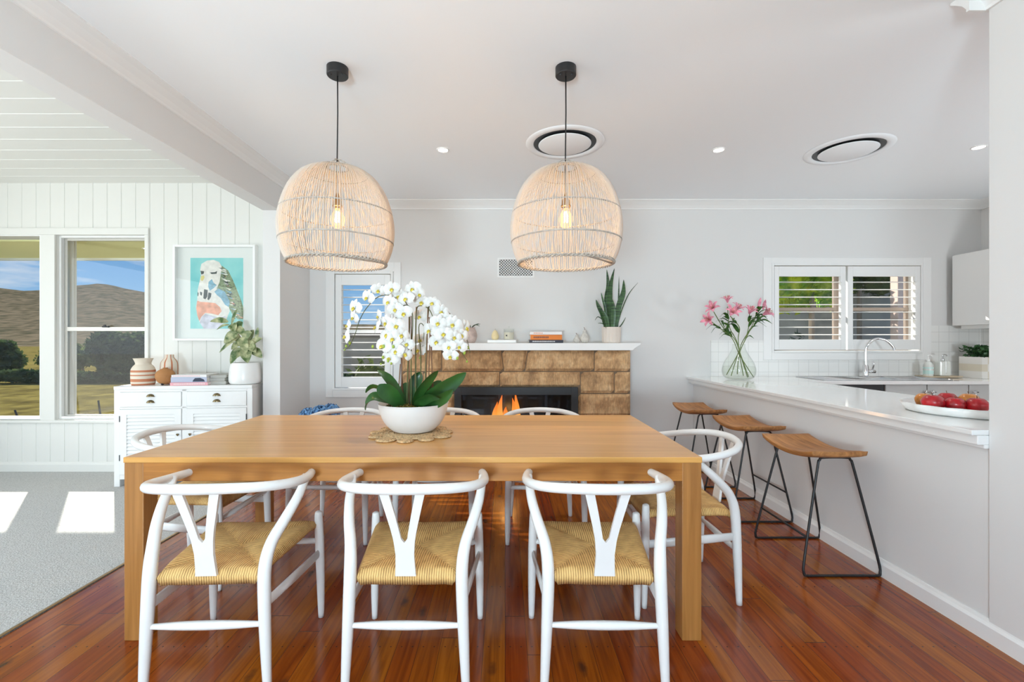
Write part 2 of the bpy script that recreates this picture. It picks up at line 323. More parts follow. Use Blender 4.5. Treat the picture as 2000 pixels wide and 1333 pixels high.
def patchy(name, c1, c2, sc, vor=True):
    m, n, l, b = newmat(name); t = n.new('ShaderNodeTexCoord')
    z = n.new('ShaderNodeTexNoise'); l.new(t.outputs['Object'], z.inputs[0]); z.inputs['Scale'].default_value = sc*.35; z.inputs['Detail'].default_value = 8; z.inputs['Roughness'].default_value = .7
    v = n.new('ShaderNodeTexVoronoi'); l.new(t.outputs['Object'], v.inputs['Vector']); v.inputs['Scale'].default_value = sc
    f = M_(l, n, 'ADD', M_(l, n, 'MULTIPLY', v.outputs['Distance'], .45 if vor else .1), M_(l, n, 'MULTIPLY', z.outputs[0], .75))
    r = n.new('ShaderNodeValToRGB'); l.new(f, r.inputs[0]); r.color_ramp.elements[0].position = .38 if vor else .3; r.color_ramp.elements[1].position = .78 if vor else .55
    r.color_ramp.elements[0].color = (*c1, 1); r.color_ramp.elements[1].color = (*c2, 1); l.new(r.outputs[0], b.inputs['Base Color']); b.inputs['Roughness'].default_value = 1; b.inputs['Specular IOR Level'].default_value = 0
    return m
MAT['hill'] = patchy('wooded_hillside', (.045, .05, .028), (.20, .155, .10), .22)
MAT['grass'] = patchy('rough_paddock_grass', (.07, .055, .018), (.25, .205, .06), 2.5, False)
def flame_mat():
    m, n, l, b = newmat('flame'); n.remove(b); o = n['Material Output']
    t = n.new('ShaderNodeTexCoord'); sx = n.new('ShaderNodeSeparateXYZ'); l.new(t.outputs['Generated'], sx.inputs[0])
    r = n.new('ShaderNodeValToRGB'); l.new(sx.outputs[2], r.inputs[0]); e_ = r.color_ramp.elements
    e_[0].color = (1, .62, .22, 1); e_[1].color = (.9, .16, .02, 1); q = e_.new(.55); q.color = (1, .38, .06, 1)
    em = n.new('ShaderNodeEmission'); l.new(r.outputs[0], em.inputs[0]); em.inputs[1].default_value = 1.6
    tr = n.new('ShaderNodeBsdfTransparent'); mx = n.new('ShaderNodeMixShader')
    z = n.new('ShaderNodeTexNoise'); z.inputs['Scale'].default_value = 14; l.new(t.outputs['Object'], z.inputs[0])
    l.new(M_(l, n, 'MULTIPLY', z.outputs[0], .5), mx.inputs[0]); l.new(em.outputs[0], mx.inputs[1]); l.new(tr.outputs[0], mx.inputs[2]); l.new(mx.outputs[0], o.inputs[0])
    return m
MAT['flame'] = flame_mat()

# ------------------------------------------------------------------ mesh building
def cat(pts, k=6, closed=False):
    """Catmull-Rom through tuples of any length"""
    out = []; n = len(pts)
    rng = range(n if closed else n-1)
    for i in rng:
        p = [pts[(i+j) % n] if closed else pts[min(max(i+j, 0), n-1)] for j in (-1, 0, 1, 2)]
        for s in range(k):
            t = s/k; t2 = t*t; t3 = t2*t
            out.append(tuple(.5*((2*b)+(-a+c)*t+(2*a-5*b+4*c-d)*t2+(-a+3*b-3*c+d)*t3) for a, b, c, d in zip(*p)))
    if not closed: out.append(tuple(pts[-1]))
    return out

class MB:
    def __init__(s): s.v = []; s.f = []; s.m = []; s.cur = 0
    def add(s, vs, fs):
        b = len(s.v); s.v += [tuple(v) for v in vs]
        for f in fs: s.f.append(tuple(i+b for i in f)); s.m.append(s.cur)
        return s
    def box(s, x0, x1, y0, y1, z0, z1):
        vs = [(x, y, z) for x in (x0, x1) for y in (y0, y1) for z in (z0, z1)]
        return s.add(vs, [(0, 1, 3, 2), (4, 6, 7, 5), (0, 4, 5, 1), (2, 3, 7, 6), (0, 2, 6, 4), (1, 5, 7, 3)])
    def prism(s, poly, a, b, plane='xy'):
        f = {'xy': lambda u, v, w: (u, v, w), 'xz': lambda u, v, w: (u, w, v), 'yz': lambda u, v, w: (w, u, v)}[plane]
        n = len(poly); vs = [f(u, v, a) for u, v in poly]+[f(u, v, b) for u, v in poly]
        return s.add(vs, [tuple(range(n))[::-1], tuple(range(n, 2*n))]+[(i, (i+1) % n, n+(i+1) % n, n+i) for i in range(n)])
    def tube(s, path, r, n=8, closed=False, cap=True, sq=1.0):
        P = [Vector(p[:3]) for p in path]; k = len(P)
        rr = [p[3] if len(p) > 3 else (r if isinstance(r, (int, float)) else r[i]) for i, p in enumerate(path)]
        T = []
        for i in range(k):
            a = P[(i-1) % k] if closed else P[max(i-1, 0)]; b = P[(i+1) % k] if closed else P[min(i+1, k-1)]
            d = (b-a); T.append(d.normalized() if d.length > 1e-9 else Vector((0, 0, 1)))
        up = Vector((0, 0, 1)) if abs(T[0].z) < .9 else Vector((1, 0, 0))
        nrm = (up-T[0]*up.dot(T[0])).normalized(); vs = []
        for i in range(k):
            nrm = (nrm-T[i]*nrm.dot(T[i])).normalized(); bi = T[i].cross(nrm)
            for j in range(n):
                a = 2*PI*j/n; vs.append(P[i]+nrm*math.cos(a)*rr[i]*sq+bi*math.sin(a)*rr[i])
        fs = []
        for i in range(k if closed else k-1):
            for j in range(n):
                a = i*n+j; b = i*n+(j+1) % n; c = ((i+1) % k)*n+(j+1) % n; d = ((i+1) % k)*n+j
                fs.append((a, b, c, d))
        if cap and not closed: fs += [tuple(range(n))[::-1], tuple(range((k-1)*n, k*n))]
        return s.add(vs, fs)
    def lathe(s, prof, cx=0, cy=0, n=32, cap=True, fn=None, axis='z'):
        vs = []
        for (r, z) in prof:
            for j in range(n):
                a = 2*PI*j/n; q = r*(fn(a, z) if fn else 1)
                if axis == 'z': vs.append((cx+q*math.cos(a), cy+q*math.sin(a), z))
                else: vs.append((cx+q*math.cos(a), z, cy+q*math.sin(a)))
        fs = []
        for i in range(len(prof)-1):
            for j in range(n):
                fs.append((i*n+j, i*n+(j+1) % n, (i+1)*n+(j+1) % n, (i+1)*n+j))
        if cap: fs += [tuple(range(n))[::-1], tuple(range((len(prof)-1)*n, len(prof)*n))]
        return s.add(vs, fs)
    def ball(s, c, r, n=12, sz=None):
        sz = sz or (1, 1, 1); vs = []; fs = []; k = n//2
        for i in range(k+1):
            ph = PI*i/k
            for j in range(n):
                a = 2*PI*j/n; vs.append((c[0]+r*sz[0]*math.sin(ph)*math.cos(a), c[1]+r*sz[1]*math.sin(ph)*math.sin(a), c[2]+r*sz[2]*math.cos(ph)))
        for i in range(k):
            for j in range(n): fs.append((i*n+j, (i+1)*n+j, (i+1)*n+(j+1) % n, i*n+(j+1) % n))
        return s.add(vs, fs)
    def blade(s, path, widths, side, fold=.0, thick=0.0):
        """leaf: a strip along path, 'side' = sideways vector, raised edges by fold"""
        P = [Vector(p) for p in path]; side = Vector(side).normalized(); k = len(P); vs = []
        for i in range(k):
            t = (P[min(i+1, k-1)]-P[max(i-1, 0)]).normalized(); sd = (side-t*side.dot(t)).normalized(); nn = sd.cross(t)
            w = widths[i]
            for q in (-1, -.5, 0, .5, 1): vs.append(P[i]+sd*w*q+nn*fold*w*abs(q))
        fs = [(i*5+j, i*5+j+1, (i+1)*5+j+1, (i+1)*5+j) for i in range(k-1) for j in range(4)]
        if thick:
            b = len(vs)
            for i in range(k):
                t = (P[min(i+1, k-1)]-P[max(i-1, 0)]).normalized(); sd = (side-t*side.dot(t)).normalized(); nn = sd.cross(t)
                for j, q in enumerate((-1, -.5, 0, .5, 1)): vs.append(vs[i*5+j]-nn*thick*(1-abs(q)*.8))
            fs += [tuple(x+b for x in f[::-1]) for f in fs]
        return s.add(vs, fs)
    def build(s, name, mats, parent=None, smooth=False, bevel=0, loc=None, rot=None, sub=0, auto=False):
        me = bpy.data.meshes.new(name); me.from_pydata(s.v, [], s.f); me.update()
        if not isinstance(mats, (list, tuple)): mats = [mats]
        for m in mats: me.materials.append(m)
        if len(mats) > 1: me.polygons.foreach_set('material_index', s.m)
        if smooth: me.polygons.foreach_set('use_smooth', [True]*len(me.polygons))
        o = bpy.data.objects.new(name, me); COL.objects.link(o)
        if parent: o.parent = parent
        if loc: o.location = loc
        if rot: o.rotation_euler = rot
        if bevel:
            b = o.modifiers.new('bevel', 'BEVEL'); b.width = bevel; b.segments = 2; b.limit_method = 'ANGLE'; b.angle_limit = R(40)
        if sub:
            q = o.modifiers.new('sub', 'SUBSURF'); q.levels = sub; q.render_levels = sub
        if auto:
            me.polygons.foreach_set('use_smooth', [True]*len(me.polygons))
            me.set_sharp_from_angle(angle=R(35))
        return o

def thing(name, label, cat_, loc=(0, 0, 0), rz=0, group=None):
    o = bpy.data.objects.new(name, None); COL.objects.link(o); o.location = loc; o.rotation_euler = (0, 0, rz); o.empty_display_size = .1
    o['label'] = label; o['category'] = cat_
    if group: o['group'] = group
    return o
def tag(o, label, cat_, group=None):
    o['label'] = label; o['category'] = cat_
    if group: o['group'] = group
    return o
def struct(o): o['kind'] = 'structure'; return o
def sempty(name, loc=(0, 0, 0)):
    o = bpy.data.objects.new(name, None); COL.objects.link(o); o.location = loc; o['kind'] = 'structure'; return o
def dup(root, loc, rz, label, group=None):
    r = root.copy(); COL.objects.link(r); r.location = loc; r.rotation_euler = (0, 0, rz); r['label'] = label
    if group: r['group'] = group
    for ch in list(root.children):
        c = ch.copy(); COL.objects.link(c); c.parent = r
        for g in list(ch.children):
            d = g.copy(); COL.objects.link(d); d.parent = c
    return r

# ================================================================== ROOM SHELL
CZ = 2.69; LZ = 2.74; YB = 4.73; YL = 4.32; XR = 4.95; YF = -2.5; XLL = -5.42; T = .2
LX = -2.027; LX2 = -2.184; YP = 4.105
def barx(y): return 2.005-.0155*(y-1.74)
m = MB(); m.box(-2.10, XR+T, YF-T, YB+T, -.12, 0); struct(m.build('floor', MAT['floor']))
m = MB(); m.box(XLL-T, -2.115, YF-T, YL+T, -.12, .004); struct(m.build('floor', MAT['carpet']))
m = MB(); m.prism([(-2.122, .002), (-2.106, .002), (-2.103, .005), (-2.107, .008), (-2.119, .008)], YF, YP, 'xz'); struct(m.build('trim_1', MAT['brassy'], bevel=.001))
m = MB(); m.box(LX2, XR+T, YF-T, YB+T, CZ, CZ+.15); struct(m.build('ceiling', MAT['ceil']))
# living room ceiling in V-jointed boards running left to right
def grooved(coords, depth, w=.006):
    """profile points (u, d): d is how far back the surface lies"""
    out = []
    a, b, step, ph = coords
    u = a; out.append((a, 0)); k = math.ceil((a-ph)/step)
    while ph+k*step < b-w:
        c = ph+k*step
        if c > a+w: out += [(c-w, 0), (c, depth), (c+w, 0)]
        k += 1
    out.append((b, 0)); return out
m = MB()
pr = grooved((YF, YL, .19, 2.62), .008)
m.prism([(u, LZ+d) for u, d in pr]+[(YL, LZ+.15), (YF, LZ+.15)], XLL, LX2, 'yz'); struct(m.build('ceiling', MAT['board']))

def wallx(name, y0, y1, x0, x1, z1, holes, mt):
    """wall across the view with rectangular holes (x0,x1,z0,z1), built from strips"""
    m = MB(); xs = sorted({x0, x1, *[h[0] for h in holes], *[h[1] for h in holes]})
    for a, b in zip(xs, xs[1:]):
        zs = [(h[2], h[3]) for h in holes if h[0] <= a+1e-6 and h[1] >= b-1e-6]; z = 0
        for p, q in sorted(zs):
            if p > z: m.box(a, b, y0, y1, z, p)
            z = q
        if z < z1: m.box(a, b, y0, y1, z, z1)
    return struct(m.build(name, mt))
def wally(name, x0, x1, y0, y1, z1, holes, mt):
    m = MB(); ys = sorted({y0, y1, *[h[0] for h in holes], *[h[1] for h in holes]})
    for a, b in zip(ys, ys[1:]):
        zs = [(h[2], h[3]) for h in holes if h[0] <= a+1e-6 and h[1] >= b-1e-6]; z = 0
        for p, q in sorted(zs):
            if p > z: m.box(x0, x1, a, b, z, p)
            z = q
        if z < z1: m.box(x0, x1, a, b, z, z1)
    return struct(m.build(name, mt))
SW = (-1.787, -1.160, .729, 1.958)       # small shuttered window hole
KW = (2.767, 4.331, 1.118, 2.045)        # kitchen window hole
wallx('wall_back', YB, YB+T, LX2, XR+T, CZ, [SW, KW], MAT['wall'])
wally('wall_right', XR, XR+T, YF-T, YB, CZ, [], MAT['wall'])
wallx('wall_front', YF-T, YF, XLL-T, XR+T, LZ, [(-5.1, -2.7, .3, 2.3), (-1.7, 1.7, 0, 2.4), (2.5, 4.5, .5, 2.3)], MAT['wall'])
wally('wall_left', XLL-T, XLL, YF, YL+T, LZ, [(-.8, 3.2, .3, 2.3)], MAT['board'])
m = MB(); m.box(LX2, LX, YP, YB, 0, CZ); struct(m.build('wall_return', MAT['wall'], bevel=.003))
m = MB(); m.box(LX2, LX, YF, YP, 2.419, LZ); struct(m.build('trim_2', MAT['wall'], bevel=.003))
m = MB(); m.box(1.995, 2.12, YF, 1.877, 0, CZ); struct(m.build('wall_right_near', MAT['wall'], bevel=.003))
# low wall that carries the breakfast bar
m = MB(); m.prism([(barx(1.877), 1.877), (barx(1.877)+.12, 1.877), (barx(YB)+.12, YB), (barx(YB), YB)], 0, .835); struct(m.build('wall_bar', MAT['wall']))
# living-room window wall in V-jointed lining boards
WL = (-5.3, -4.388, .4966, 2.246); WR = (-4.252, -3.406, .4966, 2.246)
def groove_panel(m, x0, x1, z0, z1):
    pr = grooved((x0, x1, .135, -3.37), .006, .005)
    m.prism([(u, YL+d) for u, d in pr]+[(x1, YL+T), (x0, YL+T)], z0, z1, 'xy')
m = MB()
groove_panel(m, XLL, LX2, 2.246, LZ); groove_panel(m, XLL, WL[0], 0, 2.246); groove_panel(m, WL[1], WR[0], 0, 2.246); groove_panel(m, WR[1], LX2, 0, 2.246)
groove_panel(m, WL[0], WL[1], 0, .4966); groove_panel(m, WR[0], WR[1], 0, .4966)
struct(m.build('wall_living', MAT['board']))

# cornices
def cornice_prof(p=.09, d=.085):
    return [(0, 0), (p, 0), (p, -.008), (p*.72, -d*.28), (p*.38, -d*.55), (p*.16, -d*.85), (.012, -d), (0, -d)]
m = MB(); m.prism([(YB-u, CZ+v) for u, v in cornice_prof()], LX, XR, 'yz'); struct(m.build('trim_3', MAT['trim']))
m = MB(); m.prism([(LX+u, CZ+v) for u, v in cornice_prof(.13, .055)], YF, YB, 'xz'); struct(m.build('trim_4', MAT['trim']))
m = MB(); m.prism([(1.995-u, CZ+v) for u, v in cornice_prof(.08, .085)], YF, 1.877+.0, 'xz')
m.prism([(1.877+u, CZ+v) for u, v in cornice_prof(.08, .085)], 1.915, 2.20, 'yz'); struct(m.build('trim_5', MAT['trim']))
m = MB(); m.prism([(XR-u, CZ+v) for u, v in cornice_prof()], YF, YB, 'xz'); struct(m.build('trim_6', MAT['trim']))
# skirtings
def skirt(t=.018, h=.09): return [(0, 0), (t, 0), (t, h*.72), (t*.55, h*.86), (t*.3, h), (0, h)]
m = MB(); pf = skirt()
ys = [YF, 1.877, YB-.001]
vs = []
for y in ys:
    bx = 1.995 if y < 1.8 else barx(y)
    vs += [(bx-u, y, v) for u, v in pf]
n_ = len(pf); fs = []
for i in range(2):
    for j in range(n_): fs.append((i*n_+j, i*n_+(j+1) % n_, (i+1)*n_+(j+1) % n_, (i+1)*n_+j))
m.add(vs, fs+[tuple(range(n_)), tuple(range(2*n_, 3*n_))[::-1]]); struct(m.build('baseboard_right', MAT['trim']))
m = MB(); m.prism([(YB-u, v) for u, v in pf], LX, -1.02, 'yz'); m.prism([(YB-u, v) for u, v in pf], 1.25, 1.94, 'yz'); struct(m.build('baseboard_back', MAT['trim']))
m = MB(); m.prism([(YL-u, v+.004) for u, v in pf], XLL, LX2, 'yz'); struct(m.build('baseboard_living', MAT['board']))

# ------------------------------------------------------------------ windows
def frame(m, x0, x1, z0, z1, y0, y1, w, wt=None, wb=None):
    wt = w if wt is None else wt; wb = w if wb is None else wb
    m.box(x0, x0+w, y0, y1, z0, z1); m.box(x1-w, x1, y0, y1, z0, z1); m.box(x0+w, x1-w, y0, y1, z1-wt, z1); m.box(x0+w, x1-w, y0, y1, z0, z0+wb)
# left fixed pane
w = sempty('window_1', (0, 0, 0))
m = MB(); frame(m, WL[0], WL[1], WL[2], WL[3], YL-.018, YL+.07, .012); m.build('window_frame', MAT['trim'], w, bevel=.003)
m = MB(); m.box(WL[0]+.01, WL[1]-.01, YL+.035, YL+.041, WL[2]+.01, WL[3]-.01); m.build('window_pane', MAT['glass'], w)
# right sash window
w = sempty('window_2', (0, 0, 0))
m = MB(); frame(m, WR[0], WR[1], WR[2], WR[3], YL+.02, YL+.15, .02, .02, .025); m.build('window_frame', MAT['trim'], w, bevel=.003)
m = MB(); frame(m, WR[0]+.02, WR[1]-.012, WR[2]+.025, WR[3]-.02, YL+.05, YL+.075, .032, .022, .012); m.box(WR[0]+.05, WR[1]-.02, YL+.045, YL+.08, 1.335, 1.375); m.build('sash_frame', MAT['alu'], w, bevel=.002)
m = MB(); m.box(WR[0]+.045, WR[1]-.025, YL+.06, YL+.065, WR[2]+.03, WR[3]-.03); m.build('window_pane', MAT['glass'], w)
m = MB(); m.box(-3.85, -3.79, YL+.028, YL+.045, 1.37, 1.385); m.box(-3.83, -3.81, YL+.02, YL+.03, 1.38, 1.395); m.build('window_latch', MAT['blackm'], w, bevel=.002)
m = MB()
m.box(WL[0]-.06, WR[1]+.035, YL-.02, YL, WR[3], WR[3]+.065)
m.box(WR[1], WR[1]+.035, YL-.02, YL, WL[2]-.01, WR[3]); m.box(WL[0]-.06, WL[0], YL-.02, YL, WL[2], WR[3])
m.box(WL[1], WR[0], YL-.024, YL, WL[2]-.012, WR[3])
m.box(WL[0]-.06, WR[1]+.035, YL-.03, YL, WL[2]-.03, WL[2]-.004)
struct(m.build('trim_7', MAT['board'], bevel=.004))
# plantation-shutter windows
def shutter_window(name, hole, panels, slat0, nslat, op_z, casing, tilt=0):
    w = sempty(name)
    x0, x1, z0, z1 = hole; c = .066
    m = MB(); frame(m, x0, x1, z0, z1, YB-.02, YB+.19, .022)
    frame(m, x0-casing[0], x1+casing[1], z0-casing[2], z1+casing[3], YB-.014, YB, casing[0], casing[3], casing[2])
    m.build('window_frame', MAT['trim'], w, bevel=.003)
    for (a, b, oa, ob) in panels:
        m = MB(); m.box(a, oa, YB-.016, YB+.016, z0+.03, z1-.03); m.box(ob, b, YB-.016, YB+.016, z0+.03, z1-.03)
        m.box(oa, ob, YB-.016, YB+.016, op_z[1], z1-.03); m.box(oa, ob, YB-.016, YB+.016, z0+.03, op_z[0])
        p = m.build('shutter_panel', MAT['trim'], w, bevel=.003)
        m = MB()
        for k in range(nslat):
            zc = slat0-k*.0781; q = []
            for s_ in range(10):
                an = 2*PI*s_/10; u = .040*math.cos(an); v = .0052*math.sin(an); ct, st = math.cos(tilt), math.sin(tilt)
                q.append((YB+u*ct-v*st, zc+u*st+v*ct))
            m.prism(q, oa+.002, ob-.002, 'yz')
        m.build('louvres', MAT['trim'], p)
    # outer sash and glass
    m = MB(); xs = [x0+.022]+([ (panels[0][1]+panels[1][0])/2 ] if len(panels) > 1 else [])+[x1-.022]
    for a, b in zip(xs, xs[1:]):
        frame(m, a, b, z0+.022, z1-.022, YB+.13, YB+.16, .03); m.box(a, b, YB+.125, YB+.165, (z0+z1)/2-.02, (z0+z1)/2+.015)
    m.build('sash_frame', MAT['taupe'] if len(panels) > 1 else MAT['trim'], w, bevel=.002)
    m = MB(); m.box(x0+.03, x1-.03, YB+.142, YB+.147, z0+.03, z1-.03); m.build('window_pane', MAT['glass'], w)
    return w
def xw(px): return (px-986)*YB/888.9
def zw(py): return EYE-(py-667)*YB/888.9
shutter_window('window_3', SW, [(xw(656), xw(763), xw(668), xw(752))], zw(567), 12, (zw(737), zw(558)), (.07, .08, .075, .1), R(3))
shutter_window('window_4', KW, [(xw(1511), xw(1650), xw(1520), xw(1640)), (xw(1654), xw(1795), xw(1664), xw(1785))], zw(552), 8, (zw(664), zw(541)), (.085, .09, .075, .06), R(4))

# ------------------------------------------------------------------ ceiling fittings
def downlight(x, y, z, label, first=None):
    if first: return dup(first, (x, y, z), 0, label, 'recessed ceiling downlights')
    t = thing('downlight', label, 'downlight', (x, y, z), 0, 'recessed ceiling downlights')
    m = MB(); m.lathe([(.048, 0), (.048, -.004), (.040, -.006), (.036, -.002), (.036, 0)], n=28, cap=False); m.build('bezel', MAT['trim'], t, smooth=True)
    m = MB(); m.lathe([(.001, -.0015), (.036, -.0015)], n=28, cap=False); m.build('lens', emit('downlight_lens', (1, .96, .9), 9), t)
    return t
d1 = downlight(-.469, 3.447, CZ-.001, 'round white ceiling downlight left of the pendant lamps, nearest the stone fireplace')
downlight(1.62, 3.447, CZ-.001, 'round white ceiling downlight between the two round ceiling vents', d1)
downlight(3.54, 3.40, CZ-.001, 'round white ceiling downlight over the kitchen, right of the vents', d1)
for i, (x, y) in enumerate([(-.469, 3.447), (1.62, 3.447), (3.54, 3.40)]):
    lamp('downlight_lamp', 'SPOT', (x, y, CZ-.012), 24, (1, .95, .88), spot_size=R(115), spot_blend=.7, shadow_soft_size=.035)
def diffuser(x, y, label, first=None):
    if first: return dup(first, (x, y, CZ), 0, label, 'round ceiling air vents')
    t = thing('air_vent', label, 'air vent', (x, y, CZ), 0, 'round ceiling air vents')
    m = MB(); m.lathe([(.285, -.001), (.28, -.008), (.235, -.012), (.228, -.004), (.228, -.001)], n=48, cap=False); m.build('outer_ring', MAT['ceil'], t, smooth=True)
    m = MB(); m.lathe([(.001, -.0012), (.228, -.0012)], n=48, cap=False); m.build('throat', MAT['black'], t)
    m = MB(); m.lathe([(.001, -.018), (.185, -.018), (.192, -.014), (.18, -.008), (.001, -.008)], n=48, cap=False); m.build('centre_disc', MAT['ceil'], t, smooth=True)
    return t
v1 = diffuser(.438, 3.33, 'round white ceiling air vent behind the right pendant lamp cord')
diffuser(2.60, 3.45, 'round white ceiling air vent over the breakfast bar', v1)

# ------------------------------------------------------------------ pendants
def pendant(loc, label):
    t = thing('pendant_lamp', label, 'pendant lamp', loc, 0, 'woven pendant lamps over the dining table')
    z0 = -CZ
    def z(v): return v+z0
    m = MB(); m.lathe([(.001, 0), (.055, 0), (.055, -.042), (.052, -.046), (.001, -.046)], n=32, cap=False)
    m.ball((.03, -.02, -.047), .006, 8); m.ball((-.03, -.02, -.047), .006, 8); m.build('ceiling_canopy', MAT['black'], t, auto=True)
    m = MB(); m.tube([(0, 0, -.04), (.001, 0, z(2.45)), (-.002, 0, z(2.2)), (0, 0, z(2.02))], .0036, 8); m.build('cord', MAT['black'], t, smooth=True)
    prof = cat([(.055, 2.157), (.12, 2.145), (.19, 2.105), (.245, 2.03), (.28, 1.93), (.292, 1.84), (.285, 1.755), (.268, 1.695), (.248, 1.655)], 3)
    m = MB(); ns = 144; rg = random.Random(4)
    for k in range(ns):
        a = 2*PI*k/ns+rg.uniform(-.006, .006); da = .0
        path = []
        for i, (r, zz) in enumerate(prof):
            aa = a+rg.uniform(-.003, .003)
            path.append((r*math.cos(aa), r*math.sin(aa), z(zz)))
        m.tube(path, .0023, 4, cap=False)
    for k in range(0, ns, 3):   # inner layer of finer strands
        a = 2*PI*(k+.5)/ns+rg.uniform(-.01, .01)
        m.tube([((r-.012)*math.cos(a), (r-.012)*math.sin(a), z(zz)) for (r, zz) in prof[::2]], .0016, 3, cap=False)
    sh = m.build('lamp_shade', MAT['strand'], t, smooth=True)
    m = MB()
    for (r, zz, q) in ((.155, 2.128, .003), (.282, 1.915, .0038), (.287, 1.763, .0038), (.055, 2.157, .004)):
        m.tube([(r*math.cos(2*PI*i/48), r*math.sin(2*PI*i/48), z(zz)) for i in range(48)], q, 6, closed=True)
    m.tube([(.055*math.cos(PI*i/10), 0, z(2.157)+.045*math.sin(PI*i/10)) for i in range(11)], .003, 6)
    m.tube([(0, .055*math.cos(PI*i/10), z(2.157)+.045*math.sin(PI*i/10)) for i in range(11)], .003, 6)
    m.build('hoops', MAT['hoop'], sh, smooth=True)
    m = MB()
    for ph in (0, PI):
        m.tube([((.249+.006*math.cos(36*a+ph))*math.cos(a), (.249+.006*math.cos(36*a+ph))*math.sin(a), z(1.652)+.006*math.sin(36*a+ph)) for a in [2*PI*i/160 for i in range(288)]], .0042, 5, closed=True)
    m.build('braided_rim', MAT['hoop'], sh, smooth=True)
    m = MB(); m.lathe([(.004, z(2.03)), (.012, z(2.0)), (.02, z(1.985)), (.022, z(1.96)), (.026, z(1.958)), (.026, z(1.952)), (.019, z(1.95)), (.019, z(1.94)), (.001, z(1.94))], n=20); m.build('lamp_holder', MAT['brassy'], t, auto=True)
    m = MB(); m.lathe([(.013, z(1.945)), (.018, z(1.93)), (.036, z(1.90)), (.038, z(1.88)), (.032, z(1.855)), (.018, z(1.84)), (.001, z(1.836))], n=24, cap=False); bl = m.build('bulb', MAT['bulb'], t, smooth=True)
    m = MB()
    for k in range(4):
        a = PI/4+k*PI/2; m.tube([(.006*math.cos(a), .006*math.sin(a), z(1.925)), (.012*math.cos(a), .012*math.sin(a), z(1.87))], .0035, 5)
    m.build('filament', emit('filament', (1, .70, .35), 30), bl)
    lamp('pendant_bulb_lamp', 'POINT', (loc[0], loc[1], 1.89), 8, (1, .62, .34), shadow_soft_size=.03)
    return t
pendant((-.887, 2.413, CZ), 'left one of the two white woven dome pendant lamps')
pendant((.323, 2.413, CZ), 'right one of the two white woven dome pendant lamps, in front of the wall vent')

# ================================================================== DINING TABLE
TX0, TX1, TY0, TY1, TZ = -1.575, .815, 1.877, 2.949, .76
tb = thing('dining_table', 'long honey-coloured wooden dining table with square legs', 'table', ((TX0+TX1)/2, (TY0+TY1)/2, 0))
hx, hy = (TX1-TX0)/2, (TY1-TY0)/2
m = MB(); m.box(-hx, hx, -hy, hy, TZ-.024, TZ); m.build('tabletop', MAT['table'], tb, bevel=.003)
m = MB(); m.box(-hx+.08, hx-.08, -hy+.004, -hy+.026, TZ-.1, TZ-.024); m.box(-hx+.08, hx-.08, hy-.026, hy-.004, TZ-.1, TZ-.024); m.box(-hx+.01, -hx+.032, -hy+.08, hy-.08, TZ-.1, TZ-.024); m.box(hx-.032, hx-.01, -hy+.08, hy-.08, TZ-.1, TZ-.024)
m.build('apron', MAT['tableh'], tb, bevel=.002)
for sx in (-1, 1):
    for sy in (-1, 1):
        m = MB(); a = sx*(hx-.042); b_ = sy*(hy-.043); m.box(a-.04, a+.04, b_-.04, b_+.04, 0, TZ-.024); m.build('leg', MAT['tablev'], tb, bevel=.003)

